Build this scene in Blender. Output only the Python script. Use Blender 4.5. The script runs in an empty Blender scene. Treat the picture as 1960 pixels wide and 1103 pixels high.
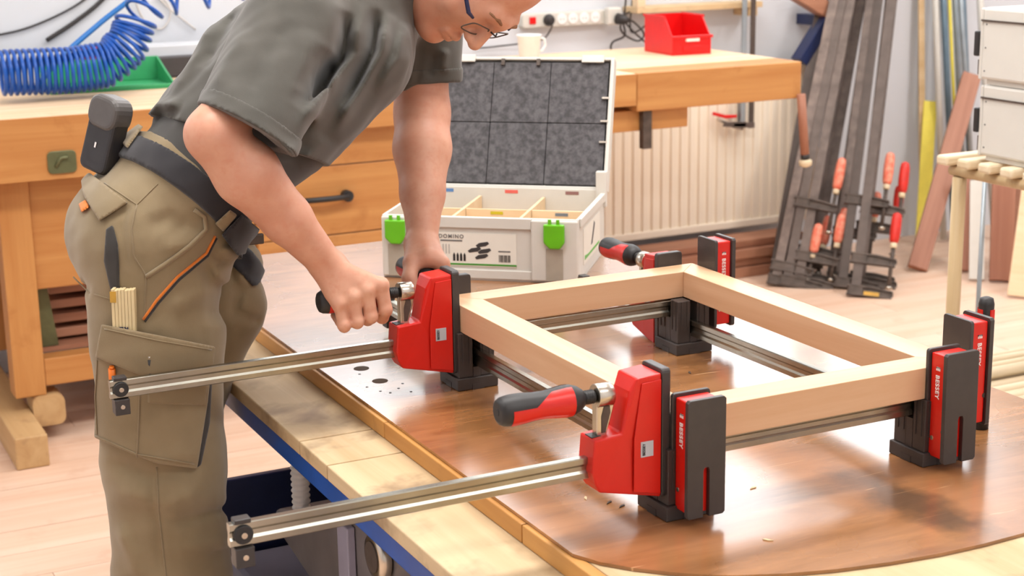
import bpy, bmesh, math, random
import numpy as np
from mathutils import Vector, Matrix
random.seed(4)
SC = bpy.context.scene
COL = SC.collection
PI = math.pi

# ------------------------------------------------------------------ camera
# world axes follow the room: +X along the back wall, +Y towards it, Z up (metres)
cam_d = bpy.data.cameras.new('camera')
cam = bpy.data.objects.new('camera', cam_d)
COL.objects.link(cam)
cam.matrix_world = Matrix(((0.894679, 0.119915, -0.430314, -1.0155),
                           (-0.446438, 0.206405, -0.870684, -1.5892),
                           (-0.015589, 0.971091, 0.238201, 1.45),
                           (0, 0, 0, 1)))
cam_d.sensor_width = 36
cam_d.lens = 56.507
cam_d.clip_start = 0.02
cam_d.dof.use_dof = True
cam_d.dof.focus_distance = 2.25
cam_d.dof.aperture_fstop = 9.0
SC.camera = cam

# ------------------------------------------------------------------ world, lamps, exposure
wd = bpy.data.worlds.new('daylight')
SC.world = wd
wd.use_nodes = True
bg = wd.node_tree.nodes['Background']
bg.inputs[0].default_value = (0.93, 0.97, 1.0, 1)
bg.inputs[1].default_value = 8.0
SC.view_settings.view_transform = 'Standard'
SC.view_settings.look = 'None'
SC.view_settings.exposure = -0.46
SC.view_settings.gamma = 1.0
SC.view_settings.use_curve_mapping = False


def area_lamp(name, loc, target, sx, sy, power, color=(1, .975, .95)):
    d = bpy.data.lights.new(name, 'AREA')
    d.shape = 'RECTANGLE'
    d.size, d.size_y, d.energy, d.color = sx, sy, power, color
    o = bpy.data.objects.new(name, d)
    COL.objects.link(o)
    o.location = loc
    o.rotation_euler = (Vector(target) - Vector(loc)).to_track_quat('-Z', 'Y').to_euler()
    return o


# unseen ceiling lamps over the benches; the last is added to brighten camera-facing sides
area_lamp('ceiling_lamp_light', (0.2, 0.5, 3.10), (0.2, 0.5, 0), 2.4, 0.5, 105)
area_lamp('ceiling_lamp_light', (1.4, 2.5, 3.10), (1.4, 2.5, 0), 2.4, 0.5, 52)
area_lamp('ceiling_lamp_light', (3.6, 1.4, 3.10), (3.6, 1.4, 0), 0.5, 2.4, 82)
area_lamp('ceiling_lamp_light', (-2.0, 0.8, 3.10), (-2.0, 0.8, 0), 0.5, 2.4, 40)
area_lamp('ceiling_lamp_light', (0.8, -1.8, 3.10), (0.8, -1.8, 0), 2.4, 0.5, 62)


# ------------------------------------------------------------------ materials
def nmat(name):
    m = bpy.data.materials.new(name)
    m.use_nodes = True
    return m, m.node_tree, m.node_tree.nodes['Principled BSDF']


def srgb(r, g, b):
    f = lambda c: (c / 255 / 12.92) if c / 255 <= .04045 else ((c / 255 + .055) / 1.055) ** 2.4
    return (f(r), f(g), f(b), 1)


def mixc(nt, fac, c1, c2):
    n = nt.nodes.new('ShaderNodeMix')
    n.data_type = 'RGBA'
    nt.links.new(fac, n.inputs[0])
    for i, c in ((6, c1), (7, c2)):
        if isinstance(c, tuple):
            n.inputs[i].default_value = c
        else:
            nt.links.new(c, n.inputs[i])
    return n.outputs[2]


def coords(nt, scale=(1, 1, 1), rot=(0, 0, 0), kind='Object'):
    t = nt.nodes.new('ShaderNodeTexCoord')
    mp = nt.nodes.new('ShaderNodeMapping')
    mp.inputs['Scale'].default_value = scale
    mp.inputs['Rotation'].default_value = rot
    nt.links.new(t.outputs[kind], mp.inputs[0])
    return mp.outputs[0]


def noise(nt, vec, scale, detail=3, rough=.55, dist=0):
    n = nt.nodes.new('ShaderNodeTexNoise')
    n.inputs['Scale'].default_value = scale
    n.inputs['Detail'].default_value = detail
    n.inputs['Roughness'].default_value = rough
    n.inputs['Distortion'].default_value = dist
    nt.links.new(vec, n.inputs['Vector'])
    return n.outputs['Fac']


def ramp(nt, fac, lo, hi):
    n = nt.nodes.new('ShaderNodeMapRange')
    n.inputs[1].default_value = lo
    n.inputs[2].default_value = hi
    nt.links.new(fac, n.inputs[0])
    return n.outputs[0]


def bump(nt, b, height, strength, dist=.002):
    n = nt.nodes.new('ShaderNodeBump')
    n.inputs['Strength'].default_value = strength
    n.inputs['Distance'].default_value = dist
    nt.links.new(height, n.inputs['Height'])
    nt.links.new(n.outputs[0], b.inputs['Normal'])


def plain(name, c, rough=.5, metal=0., var=.12, scale=30, bmp=0., spec=.5, c2=None, rnd=0.):
    m, nt, b = nmat(name)
    v = coords(nt)
    f = ramp(nt, noise(nt, v, scale), .35, .65)
    d = tuple(x * (1 - var) for x in c[:3]) + (1,)
    col = mixc(nt, f, c2 or d, c)
    if rnd:
        oi = nt.nodes.new('ShaderNodeObjectInfo')
        col = mixc(nt, ramp(nt, oi.outputs['Random'], -.2, 1.2), tuple(x * (1 - rnd) for x in c[:3]) + (1,), col)
    nt.links.new(col, b.inputs['Base Color'])
    b.inputs['Roughness'].default_value = rough
    b.inputs['Metallic'].default_value = metal
    b.inputs['Specular IOR Level'].default_value = spec
    if bmp:
        bump(nt, b, noise(nt, v, scale * 6), bmp, .001)
    return m


def wood(name, c1, c2, axis=0, scale=1., rough=.5, grime=None, gf=(.55, .7), bmp=.15, knots=.0, spec=.5):
    """streaky grain running along object axis 0/1/2"""
    m, nt, b = nmat(name)
    s = [28 * scale] * 3
    s[axis] = 1.6 * scale
    oi = nt.nodes.new('ShaderNodeObjectInfo')
    ad = nt.nodes.new('ShaderNodeVectorMath')
    ad.operation = 'ADD'
    v0 = coords(nt, tuple(s))
    nt.links.new(v0, ad.inputs[0])
    mu = nt.nodes.new('ShaderNodeVectorMath')
    mu.operation = 'SCALE'
    mu.inputs[0].default_value = (7, 9, 11)
    nt.links.new(oi.outputs['Random'], mu.inputs['Scale'])
    nt.links.new(mu.outputs[0], ad.inputs[1])
    v = ad.outputs[0]
    g = noise(nt, v, 1.0, 5, .62, .6)
    col = mixc(nt, ramp(nt, g, .3, .7), c1, c2)
    if grime:
        g2 = noise(nt, coords(nt), 7, 4, .6, .4)
        col = mixc(nt, ramp(nt, g2, *gf), col, grime)
    nt.links.new(col, b.inputs['Base Color'])
    b.inputs['Roughness'].default_value = rough
    b.inputs['Specular IOR Level'].default_value = spec
    if bmp:
        bump(nt, b, g, bmp, .001)
    return m


M = {}
M['red'] = plain('red_plastic', srgb(214, 28, 14), .34, var=.08, scale=14)
M['red_bin'] = plain('red_bin_plastic', srgb(222, 14, 16), .32, var=.05)
M['black'] = plain('charcoal_plastic', srgb(62, 57, 55), .42, var=.12, scale=60, bmp=.05)
M['rubber'] = plain('black_rubber', srgb(40, 38, 38), .5, var=.15, scale=60)
M['block'] = plain('block_plastic', srgb(66, 59, 56), .48, var=.15, scale=40, bmp=.06)
M['steel'] = plain('zinc_steel', srgb(172, 170, 158), .27, metal=1, var=.14, scale=18)
M['chrome'] = plain('cast_metal', srgb(208, 200, 186), .26, metal=1, var=.15, scale=30)
M['oldsteel'] = plain('old_steel', srgb(136, 120, 111), .5, metal=.4, var=.45, scale=22, bmp=.2, rnd=.7)
M['castiron'] = plain('cast_iron', srgb(98, 86, 78), .55, metal=.4, var=.4, scale=30, bmp=.3)
M['silver'] = plain('silver_sticker', srgb(186, 190, 196), .3, var=.05)
M['white_print'] = plain('white_print', srgb(245, 238, 235), .5, var=.02)
M['black_print'] = plain('black_print', srgb(30, 30, 32), .5, var=.02)
M['grey_print'] = plain('grey_print', srgb(110, 108, 106), .5, var=.02)
M['beech'] = wood('maple_frame', srgb(222, 184, 148), srgb(204, 158, 118), 0, .8, .42, bmp=.05)
M['bench'] = wood('bench_wood', srgb(202, 146, 84), srgb(180, 118, 60), 0, .7, .5, grime=srgb(160, 98, 44), gf=(.58, .85))
M['benchz'] = wood('bench_wood_upright', srgb(202, 146, 84), srgb(180, 118, 60), 2, .7, .5, grime=srgb(160, 98, 44), gf=(.58, .85))
M['benchtop'] = wood('bench_top_wood', srgb(238, 212, 180), srgb(220, 182, 140), 0, .6, .6, grime=srgb(200, 150, 110), gf=(.6, .85))  # top paler than the front; wear and light both put into the colour
M['paleold'] = wood('pale_old_wood', srgb(206, 172, 124), srgb(186, 148, 100), 1, .6, .6, grime=srgb(120, 92, 62), gf=(.6, .85))
M['rawx'] = wood('raw_plank_x', srgb(226, 200, 160), srgb(204, 172, 126), 0, .6, .65, grime=srgb(150, 120, 84), gf=(.6, .9))
M['rawy'] = wood('raw_plank_y', srgb(210, 186, 148), srgb(188, 158, 116), 1, .6, .65, grime=srgb(128, 102, 76), gf=(.5, .74))
M['edge'] = wood('yellow_edge_wood', srgb(206, 152, 84), srgb(182, 124, 60), 1, .6, .5, grime=srgb(120, 82, 44), gf=(.6, .9))
M['floorw'] = wood('floor_plank_wood', srgb(234, 206, 184), srgb(220, 182, 154), 0, .5, .5, grime=srgb(210, 168, 140), gf=(.6, .9))
M['mahog'] = wood('reddish_plank_wood', srgb(178, 124, 98), srgb(150, 96, 72), 2, .7, .55)
M['mahogx'] = wood('reddish_board_wood', srgb(178, 128, 100), srgb(150, 98, 74), 0, .7, .55)
M['birch'] = wood('birch_ply', srgb(238, 214, 178), srgb(226, 194, 152), 0, .8, .5)
M['dowel'] = wood('dowel_wood', srgb(232, 216, 186), srgb(210, 188, 150), 0, .8, .55)
M['polewood'] = wood('pole_wood', srgb(206, 184, 146), srgb(184, 158, 116), 2, .8, .55)
M['wall'] = plain('wall_paint', srgb(216, 219, 224), .8, var=.03, scale=3)
M['cream'] = plain('radiator_enamel', srgb(250, 238, 218), .35, var=.03, scale=5)
M['caseplastic'] = plain('light_grey_case', srgb(214, 211, 202), .42, var=.03, scale=20)
M['green'] = plain('green_latch', srgb(104, 190, 30), .35, var=.06)
M['foam'] = plain('grey_foam', srgb(104, 102, 104), .95, var=.45, scale=90, bmp=.6, spec=.1)
M['paper'] = plain('label_paper', srgb(232, 228, 216), .5, var=.03)
M['bluehose'] = plain('blue_hose', srgb(18, 84, 176), .3, var=.1)
M['bluehose2'] = plain('light_blue_hose', srgb(40, 120, 196), .35, var=.06)
M['greentray'] = plain('green_tray', srgb(60, 172, 110), .45, var=.08)
M['cupplastic'] = plain('milky_plastic', srgb(242, 242, 240), .4, var=.03)
M['darkcable'] = plain('dark_cable', srgb(52, 48, 48), .5, var=.1)
M['whitecable'] = plain('white_cable', srgb(214, 208, 202), .5, var=.1)
M['bluesteel'] = plain('blue_painted_steel', srgb(20, 82, 170), .38, var=.2, scale=12)
M['navy'] = plain('navy_painted_steel', srgb(32, 44, 86), .4, var=.25, scale=10)
M['machine'] = plain('grey_machine', srgb(128, 122, 122), .42, metal=.2, var=.25, scale=9)
M['lilac'] = plain('pale_machine_paint', srgb(164, 160, 178), .4, var=.12, scale=12)
M['tube'] = plain('aluminium_tube', srgb(168, 178, 184), .4, metal=.6, var=.2, scale=12)
M['bluetube'] = plain('blue_grey_tube', srgb(112, 136, 152), .4, metal=.3, var=.2, scale=12)
M['yellow'] = plain('yellow_strip', srgb(242, 226, 92), .5, var=.08)
M['handlered'] = plain('worn_red_handle', srgb(232, 104, 78), .5, var=.25, scale=60, c2=srgb(240, 160, 132))
M['handlenew'] = plain('red_handle', srgb(216, 44, 30), .45, var=.2, scale=60)
M['olive'] = plain('olive_metal', srgb(104, 106, 72), .45, metal=.3, var=.2)
M['brassy'] = plain('yellow_badge', srgb(206, 160, 60), .5, var=.2)
M['orange'] = plain('orange_plastic', srgb(240, 126, 40), .45, var=.1)
M['skin'] = None


# ------------------------------------------------------------------ mesh builders
class MB:
    """collects shapes, links them as ONE mesh object"""
    def __init__(s):
        s.v, s.f, s.sm = [], [], []

    def add(s, verts, faces, smooth=False, mat=None):
        o = len(s.v)
        s.v += [tuple(mat @ Vector(p)) if mat else tuple(p) for p in verts]
        for f in faces:
            s.f.append(tuple(o + i for i in f))
            s.sm.append(smooth)
        return s

    def box(s, lo, hi, mat=None):
        (a, b, c), (d, e, f) = lo, hi
        return s.add([(a, b, c), (d, b, c), (d, e, c), (a, e, c), (a, b, f), (d, b, f), (d, e, f), (a, e, f)],
                     [(0, 3, 2, 1), (4, 5, 6, 7), (0, 1, 5, 4), (1, 2, 6, 5), (2, 3, 7, 6), (3, 0, 4, 7)], mat=mat)

    def prism(s, poly, z0, z1, mat=None, axis='z', smooth=False):
        """extrude 2D polygon. axis z: (x,y); axis y: (x,z) extruded in y; axis x: (y,z)"""
        n = len(poly)
        def P(p, h):
            return {'z': (p[0], p[1], h), 'y': (p[0], h, p[1]), 'x': (h, p[0], p[1])}[axis]
        ar = sum(poly[i][0] * poly[(i + 1) % n][1] - poly[(i + 1) % n][0] * poly[i][1] for i in range(n))
        if (ar < 0) != (axis == 'y'):
            poly = poly[::-1]
        vs = [P(p, z0) for p in poly] + [P(p, z1) for p in poly]
        fs = [tuple(range(n))[::-1], tuple(range(n, 2 * n))]
        s.add(vs, fs, mat=mat)
        o = len(s.v) - 2 * n
        for i in range(n):
            j = (i + 1) % n
            s.f.append((o + i, o + j, o + n + j, o + n + i))
            s.sm.append(smooth)
        return s

    def tube(s, pts, r, n=10, cap=True, closed=False):
        pts = [Vector(p) for p in pts]
        m = len(pts)
        rr = r if hasattr(r, '__len__') else [r] * m
        up = None
        rings = []
        for i, p in enumerate(pts):
            if closed:
                t = pts[(i + 1) % m] - pts[i - 1]
            else:
                t = pts[min(i + 1, m - 1)] - pts[max(i - 1, 0)]
            t.normalize()
            if up is None:
                up = t.orthogonal().normalized()
            else:
                up = (up - t * up.dot(t))
                if up.length < 1e-6:
                    up = t.orthogonal()
                up.normalize()
            sd = t.cross(up)
            rings.append([p + (up * math.cos(2 * PI * k / n) + sd * math.sin(2 * PI * k / n)) * rr[i] for k in range(n)])
        o = len(s.v)
        for rg in rings:
            s.v += [tuple(q) for q in rg]
        for i in range(m if closed else m - 1):
            j = (i + 1) % m
            for k in range(n):
                l = (k + 1) % n
                s.f.append((o + i * n + k, o + i * n + l, o + j * n + l, o + j * n + k))
                s.sm.append(True)
        if cap and not closed:
            s.f.append(tuple(o + k for k in range(n))[::-1])
            s.f.append(tuple(o + (m - 1) * n + k for k in range(n)))
            s.sm += [False, False]
        return s

    def cyl(s, a, b, r, r2=None, n=16):
        return s.tube([a, b], [r, r if r2 is None else r2], n)

    def lathe(s, prof, a, d, n=20):
        """prof: (t, r) along direction d from a"""
        d = Vector(d).normalized()
        return s.tube2([Vector(a) + d * t for t, r in prof], [r for t, r in prof], d, n)

    def tube2(s, pts, rr, t, n):
        up = t.orthogonal().normalized()
        sd = t.cross(up)
        o = len(s.v)
        for p, r in zip(pts, rr):
            s.v += [tuple(p + (up * math.cos(2 * PI * k / n) + sd * math.sin(2 * PI * k / n)) * r) for k in range(n)]
        for i in range(len(pts) - 1):
            for k in range(n):
                l = (k + 1) % n
                s.f.append((o + i * n + k, o + i * n + l, o + (i + 1) * n + l, o + (i + 1) * n + k))
                s.sm.append(True)
        s.f.append(tuple(o + k for k in range(n))[::-1])
        s.f.append(tuple(o + (len(pts) - 1) * n + k for k in range(n)))
        s.sm += [False, False]
        return s

    def mesh(s, name, m):
        me = bpy.data.meshes.new(name)
        me.from_pydata(s.v, [], s.f)
        me.polygons.foreach_set('use_smooth', s.sm)
        if m:
            me.materials.append(M[m] if isinstance(m, str) else m)
        me.update()
        return me

    def build(s, name, m, parent=None, bevel=0., seg=2, loc=None, rot=None, label=None):
        return link(name, s.mesh(name, m), parent, bevel, seg, loc, rot, label)


def link(name, me, parent=None, bevel=0., seg=2, loc=None, rot=None, label=None):
    o = bpy.data.objects.new(name, me)
    COL.objects.link(o)
    if parent:
        o.parent = parent
    if loc is not None:
        o.location = loc
    if rot is not None:
        o.rotation_euler = rot
    if bevel:
        b = o.modifiers.new('bevel', 'BEVEL')
        b.width, b.segments, b.limit_method, b.angle_limit = bevel, seg, 'ANGLE', math.radians(35)
        b.harden_normals = False
    if label:
        o['label'] = label
    return o


def tag(o, label, cat, group=None, kind=None):
    o['label'] = label
    o['category'] = cat
    if group:
        o['group'] = group
    if kind:
        o['kind'] = kind
    return o


def struct(o, label=None):
    o['kind'] = 'structure'
    if label:
        o['label'] = label
    return o


def thing(name, label, cat, loc=(0, 0, 0), rot=(0, 0, 0), group=None):
    o = bpy.data.objects.new(name, None)
    o.empty_display_size = .05
    COL.objects.link(o)
    o.location, o.rotation_euler = loc, rot
    return tag(o, label, cat, group)


def copy_tree(o, parent=None):
    c = o.copy()
    COL.objects.link(c)
    c.parent = parent
    for ch in list(o.children):
        copy_tree(ch, c)
    return c


def text_mesh(body, size, depth=.0003, bold=False, spacing=1.0):
    """lettering as a thin mesh in its own XY plane, centred"""
    cu = bpy.data.curves.new('lettering', 'FONT')
    cu.body, cu.size, cu.extrude = body, size, depth
    cu.align_x, cu.align_y = 'CENTER', 'CENTER'
    cu.space_character = spacing
    if bold:
        cu.offset = size * .018
    t = bpy.data.objects.new('lettering', cu)
    COL.objects.link(t)
    dg = bpy.context.evaluated_depsgraph_get()
    me = bpy.data.meshes.new_from_object(t.evaluated_get(dg))
    bpy.data.objects.remove(t)
    bpy.data.curves.remove(cu)
    return me


def lettering(body, size, parent, origin, xdir, ydir, m, name='lettering', bold=True, spacing=1.0):
    me = text_mesh(body, size, bold=bold, spacing=spacing)
    me.materials.clear()
    me.materials.append(M[m])
    o = bpy.data.objects.new(name, me)
    COL.objects.link(o)
    o.parent = parent
    x, y = Vector(xdir).normalized(), Vector(ydir).normalized()
    z = x.cross(y)
    o.matrix_local = Matrix(((x.x, y.x, z.x, origin[0]), (x.y, y.y, z.y, origin[1]), (x.z, y.z, z.z, origin[2]), (0, 0, 0, 1)))
    return o


def rrect(w, h, r, n=4, cx=0, cy=0):
    """rounded rectangle polygon"""
    out = []
    for sx, sy, a0 in ((1, -1, -PI / 2), (1, 1, 0), (-1, 1, PI / 2), (-1, -1, PI)):
        for k in range(n + 1):
            a = a0 + PI / 2 * k / n
            out.append((cx + sx * (w / 2 - r) + r * math.cos(a), cy + sy * (h / 2 - r) + r * math.sin(a)))
    return out


# ------------------------------------------------------------------ implicit surfaces for soft bodies and cloth
def V3(p):
    return np.asarray(p, float)


BOX = [None]        # bounds of the points under evaluation, for skipping far primitives


def far(bound, m):
    if BOX[0] is None or bound is None:
        return False
    c, r = bound
    d = np.maximum(np.maximum(BOX[0][0] - c, c - BOX[0][1]), 0)
    return np.sqrt(d @ d) > r + m


def rcone(a, b, ra, rb, n=None, ratio=1.):
    """tapered capsule; n, ratio: widened by ratio along axis n"""
    a, b = V3(a), V3(b)
    if n is not None:
        n = V3(n) / np.linalg.norm(n)
        sq = lambda P: P - np.outer((P @ n) * (1 - 1 / ratio), n)
    else:
        sq = lambda P: P
    a1, b1 = sq(a[None])[0], sq(b[None])[0]
    ba = b1 - a1
    l2 = max(ba @ ba, 1e-12)

    def f(P):
        p = sq(P) - a1
        h = np.clip(p @ ba / l2, 0, 1)
        return np.linalg.norm(p - h[:, None] * ba, axis=1) - (ra + (rb - ra) * h)
    f.bound = ((a + b) / 2, np.linalg.norm(b - a) / 2 + max(ra, rb) * ratio)
    return f


def ellip(c, ax, r):
    """ellipsoid, ax: 3 unit axes (rows)"""
    c, A, r = V3(c), V3(ax), V3(r)

    def f(P):
        q = (P - c) @ A.T
        k0 = np.linalg.norm(q / r, axis=1)
        k1 = np.linalg.norm(q / (r * r), axis=1) + 1e-9
        return k0 * (k0 - 1) / k1
    f.bound = (c, max(r))
    return f


def smin(a, b, k):
    h = np.maximum(k - np.abs(a - b), 0) / k
    return np.minimum(a, b) - h * h * k * .25


def union(parts, k=.02):
    """parts: f or (f, k)"""
    def f(P):
        d = None
        for q in parts:
            g, kk = q if isinstance(q, tuple) else (q, k)
            if far(getattr(g, 'bound', None), .025 + kk):
                continue
            v = g(P)
            d = v if d is None else smin(d, v, kk)
        return np.full(len(P), .05) if d is None else d
    return f


def half(p, n):
    """half space: negative on the side n points away from"""
    p, n = V3(p), V3(n) / np.linalg.norm(n)
    return lambda P: (P - p) @ n


def isect(*fs):
    return lambda P: np.max([g(P) for g in fs], axis=0)


def cut(f, g):
    return lambda P: np.maximum(f(P), -g(P))


def offset(f, d):
    return lambda P: f(P) - d


def sdf_mesh(f, lo, hi, h, name, m, n=8, slack=1.6):
    """surface-nets mesh of f=0, evaluated only in blocks near the surface"""
    lo, hi = V3(lo), V3(hi)
    nb = np.ceil((hi - lo) / (h * n)).astype(int)
    N = nb * n + 2
    I = np.stack(np.meshgrid(*[np.arange(k) for k in nb], indexing='ij'), -1).reshape(-1, 3)
    C = lo + (I * n + n / 2) * h
    BOX[0] = None
    I = I[np.abs(f(C)) < h * n * .866 * slack + .004]
    I = I[np.lexsort((I[:, 2], I[:, 1], I[:, 0], I[:, 2] // 4, I[:, 1] // 4, I[:, 0] // 4))]
    g = np.stack(np.meshgrid(*[np.arange(n + 1)] * 3, indexing='ij'), -1).reshape(-1, 3)
    vals = []
    for s in range(0, len(I), 48):
        P = (lo + (I[s:s + 48, None] * n + g[None]) * h).reshape(-1, 3)
        BOX[0] = (P.min(0), P.max(0))
        vals.append(f(P).reshape(-1, n + 1, n + 1, n + 1))
    BOX[0] = None
    V = np.concatenate(vals)
    ins = V < 0
    c8 = [(i, j, k) for i in (0, 1) for j in (0, 1) for k in (0, 1)]
    sl = lambda A, o: A[:, o[0]:n + o[0], o[1]:n + o[1], o[2]:n + o[2]]
    cnt = sum(sl(ins, o).astype(np.int8) for o in c8)
    act = np.argwhere((cnt > 0) & (cnt < 8))
    B, ijk = act[:, 0], act[:, 1:]
    cv = np.stack([V[B, ijk[:, 0] + o[0], ijk[:, 1] + o[1], ijk[:, 2] + o[2]] for o in c8], 1)
    pos = np.zeros((len(act), 3)); w = np.zeros(len(act))
    for a in range(8):
        for b in range(a + 1, 8):
            if sum(abs(c8[a][t] - c8[b][t]) for t in range(3)) != 1:
                continue
            va, vb = cv[:, a], cv[:, b]
            cr = (va < 0) != (vb < 0)
            t = np.where(cr, va / np.where(cr, va - vb, 1), 0)
            pos += np.where(cr[:, None], V3(c8[a]) + t[:, None] * (V3(c8[b]) - V3(c8[a])), 0)
            w += cr
    G = I[B] * n + ijk
    verts = lo + (G + pos / w[:, None]) * h
    key = (G[:, 0] * N[1] + G[:, 1]) * N[2] + G[:, 2]
    od = np.argsort(key)
    key, verts = key[od], verts[od]
    quads = []
    for ax in range(3):
        e = [0, 0, 0]; e[ax] = 1
        s0 = ins[:, :n, :n, :n]
        s1 = sl(ins, e)
        ed = np.argwhere(s0 != s1)
        Gc = I[ed[:, 0]] * n + ed[:, 1:]
        u, v = (ax + 1) % 3, (ax + 2) % 3
        flip = s0[tuple(ed.T)]
        q = []
        for du, dv in ((0, 0), (-1, 0), (-1, -1), (0, -1)):
            H = Gc.copy(); H[:, u] += du; H[:, v] += dv
            kk = (H[:, 0] * N[1] + H[:, 1]) * N[2] + H[:, 2]
            ix = np.clip(np.searchsorted(key, kk), 0, len(key) - 1)
            q.append(np.where(key[ix] == kk, ix, -1))
        q = np.stack(q, 1)
        ok = (q >= 0).all(1)
        q[~flip] = q[~flip][:, ::-1]
        quads.append(q[ok])
    Q = np.concatenate(quads)
    me = bpy.data.meshes.new(name)
    me.vertices.add(len(verts)); me.vertices.foreach_set('co', verts.ravel())
    me.loops.add(len(Q) * 4); me.loops.foreach_set('vertex_index', Q.ravel().astype(np.int32))
    me.polygons.add(len(Q))
    me.polygons.foreach_set('loop_start', np.arange(0, len(Q) * 4, 4, dtype=np.int32))
    me.polygons.foreach_set('use_smooth', np.ones(len(Q), bool))
    me.materials.append(M[m] if isinstance(m, str) else m)
    me.update(calc_edges=True)
    me.validate()
    return me


def vnoise(P, s, seed=0):
    """cheap smooth pseudo-noise from summed sines, about -1..1"""
    q = P * s
    r = np.zeros(len(P))
    rs = np.random.RandomState(seed)
    for k in range(5):
        d = rs.normal(size=3); d /= np.linalg.norm(d)
        r += np.sin(q @ d * (1 + .6 * k) + rs.rand() * 6.28 + 1.3 * np.sin(q @ rs.normal(size=3) * .5))
    return r / 5

# ================================================================== the setting
ZT = .717          # top of the assembly table
WB = 3.70          # back wall plane

# floor: sub-floor with boards running along the back wall
fl = struct(MB().box((-3.2, -4.0, -.06), (5.6, 3.9, -.02)).build('floor', 'floorw'), 'pale wooden floor boards')
pl_mesh = {}
for r in range(46):
    w0 = 3.88 - r * .145
    x = -3.2 - random.random() * 1.2
    while x < 5.6:
        L = random.choice((1.9, 2.3, 2.7))
        a, b_ = max(x, -3.2), min(x + L, 5.6)
        x += L
        if b_ - a < .15 or w0 < -2.6:
            continue
        key = round(b_ - a, 2)
        if key not in pl_mesh:
            pl_mesh[key] = MB().box((-(b_ - a) / 2 + .0008, -.0718, -.02), ((b_ - a) / 2 - .0008, .0718, 0)).mesh('floor_plank', 'floorw')
        link('floor_plank', pl_mesh[key], fl, loc=((a + b_) / 2, w0 - .0725, random.uniform(-.0008, 0)))

# back wall with a band of windows above the benches
wl = MB()
WZ0, WZ1 = 1.68, 2.92
wl.box((-3.2, WB, 0), (5.6, WB + .2, WZ0))
wl.box((-3.2, WB, WZ1), (5.6, WB + .2, 3.2))
bays = [(-2.6, -1.0), (.55, 1.75), (1.83, 3.03), (3.11, 4.31), (4.39, 5.5)]
edges = [-3.2] + [e for b_ in bays for e in b_] + [5.6]
for i in range(0, len(edges), 2):
    wl.box((edges[i], WB, WZ0), (edges[i + 1], WB + .2, WZ1))
struct(wl.build('wall_back', 'wall'), 'white painted back wall')
m, nt, b = nmat('window_glass')
tp = nt.nodes.new('ShaderNodeBsdfTransparent'); gs_ = nt.nodes.new('ShaderNodeBsdfGlossy'); gs_.inputs['Roughness'].default_value = .02
mx = nt.nodes.new('ShaderNodeMixShader'); mx.inputs[0].default_value = .07
nt.links.new(tp.outputs[0], mx.inputs[1]); nt.links.new(gs_.outputs[0], mx.inputs[2])
nt.links.new(mx.outputs[0], nt.nodes['Material Output'].inputs[0])
M['glass'] = m
for i, (x0, x1) in enumerate(bays):
    fr = MB()
    for a, b_ in (((x0, WZ0), (x1, WZ0 + .06)), ((x0, WZ1 - .06), (x1, WZ1)), ((x0, WZ0), (x0 + .06, WZ1)), ((x1 - .06, WZ0), (x1, WZ1)), (((x0 + x1) / 2 - .03, WZ0), ((x0 + x1) / 2 + .03, WZ1))):
        fr.box((a[0], WB + .06, a[1]), (b_[0], WB + .12, b_[1]))
    wo = struct(fr.build('window_%d' % (i + 1), 'caseplastic'), 'white framed window above the bench')
    for xa, xb in ((x0 + .06, (x0 + x1) / 2 - .03), ((x0 + x1) / 2 + .03, x1 - .06)):
        MB().box((xa, WB + .085, WZ0 + .06), (xb, WB + .09, WZ1 - .06)).build('pane', 'glass', wo)
struct(MB().box((5.6, -2.8, 0), (5.75, 3.9, 3.2)).build('wall_right', 'wall'), 'white painted side wall')
struct(MB().box((-3.35, -2.8, 0), (-3.2, 3.9, 3.2)).build('wall_left', 'wall'), 'white painted side wall')
struct(MB().box((-3.35, -2.95, 3.2), (5.75, 3.9, 3.3)).build('ceiling', 'wall'), 'white ceiling')

struct(MB().box((-3.35, -2.95, 0), (5.75, -2.8, 3.2)).build('wall_front', 'wall'), 'white painted wall behind the photographer')

# ================================================================== assembly table
tb = thing('assembly_table', 'low assembly table with worn brown top and pale plank along its side', 'table')
m, nt, b = nmat('worn_brown_lacquer')
v = coords(nt)
v1 = coords(nt, (2.2, 13, 5), (0, 0, .22))
g = noise(nt, v1, 1.6, 6, .65, .7)
col = mixc(nt, ramp(nt, g, .32, .68), srgb(122, 80, 44), srgb(170, 118, 72))
pat = noise(nt, v, 3.2, 4, .55, .3)
col = mixc(nt, ramp(nt, pat, .5, .78), col, srgb(178, 122, 84))
# grey rubbed stain near the rounded end, own shape
gp = nt.nodes.new('ShaderNodeVectorMath'); gp.operation = 'SUBTRACT'
nt.links.new(coords(nt, (1, 1, 1)), gp.inputs[0]); gp.inputs[1].default_value = (.238, -.150, ZT)
rot = nt.nodes.new('ShaderNodeVectorRotate'); rot.rotation_type = 'Z_AXIS'; rot.inputs['Angle'].default_value = -.06
nt.links.new(gp.outputs[0], rot.inputs[0])
sc_ = nt.nodes.new('ShaderNodeVectorMath'); sc_.operation = 'MULTIPLY'; sc_.inputs[1].default_value = (22, 7.5, 1)
nt.links.new(rot.outputs[0], sc_.inputs[0])
ln = nt.nodes.new('ShaderNodeVectorMath'); ln.operation = 'LENGTH'; nt.links.new(sc_.outputs[0], ln.inputs[0])
wob = nt.nodes.new('ShaderNodeMath'); wob.operation = 'MULTIPLY_ADD'; wob.inputs[1].default_value = -1.6; wob.inputs[2].default_value = .8
nt.links.new(noise(nt, v, 26, 4), wob.inputs[0])
ad = nt.nodes.new('ShaderNodeMath'); ad.operation = 'ADD'; nt.links.new(ln.outputs['Value'], ad.inputs[0]); nt.links.new(wob.outputs[0], ad.inputs[1])
st = ramp(nt, ad.outputs[0], 1.25, .45)
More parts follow.
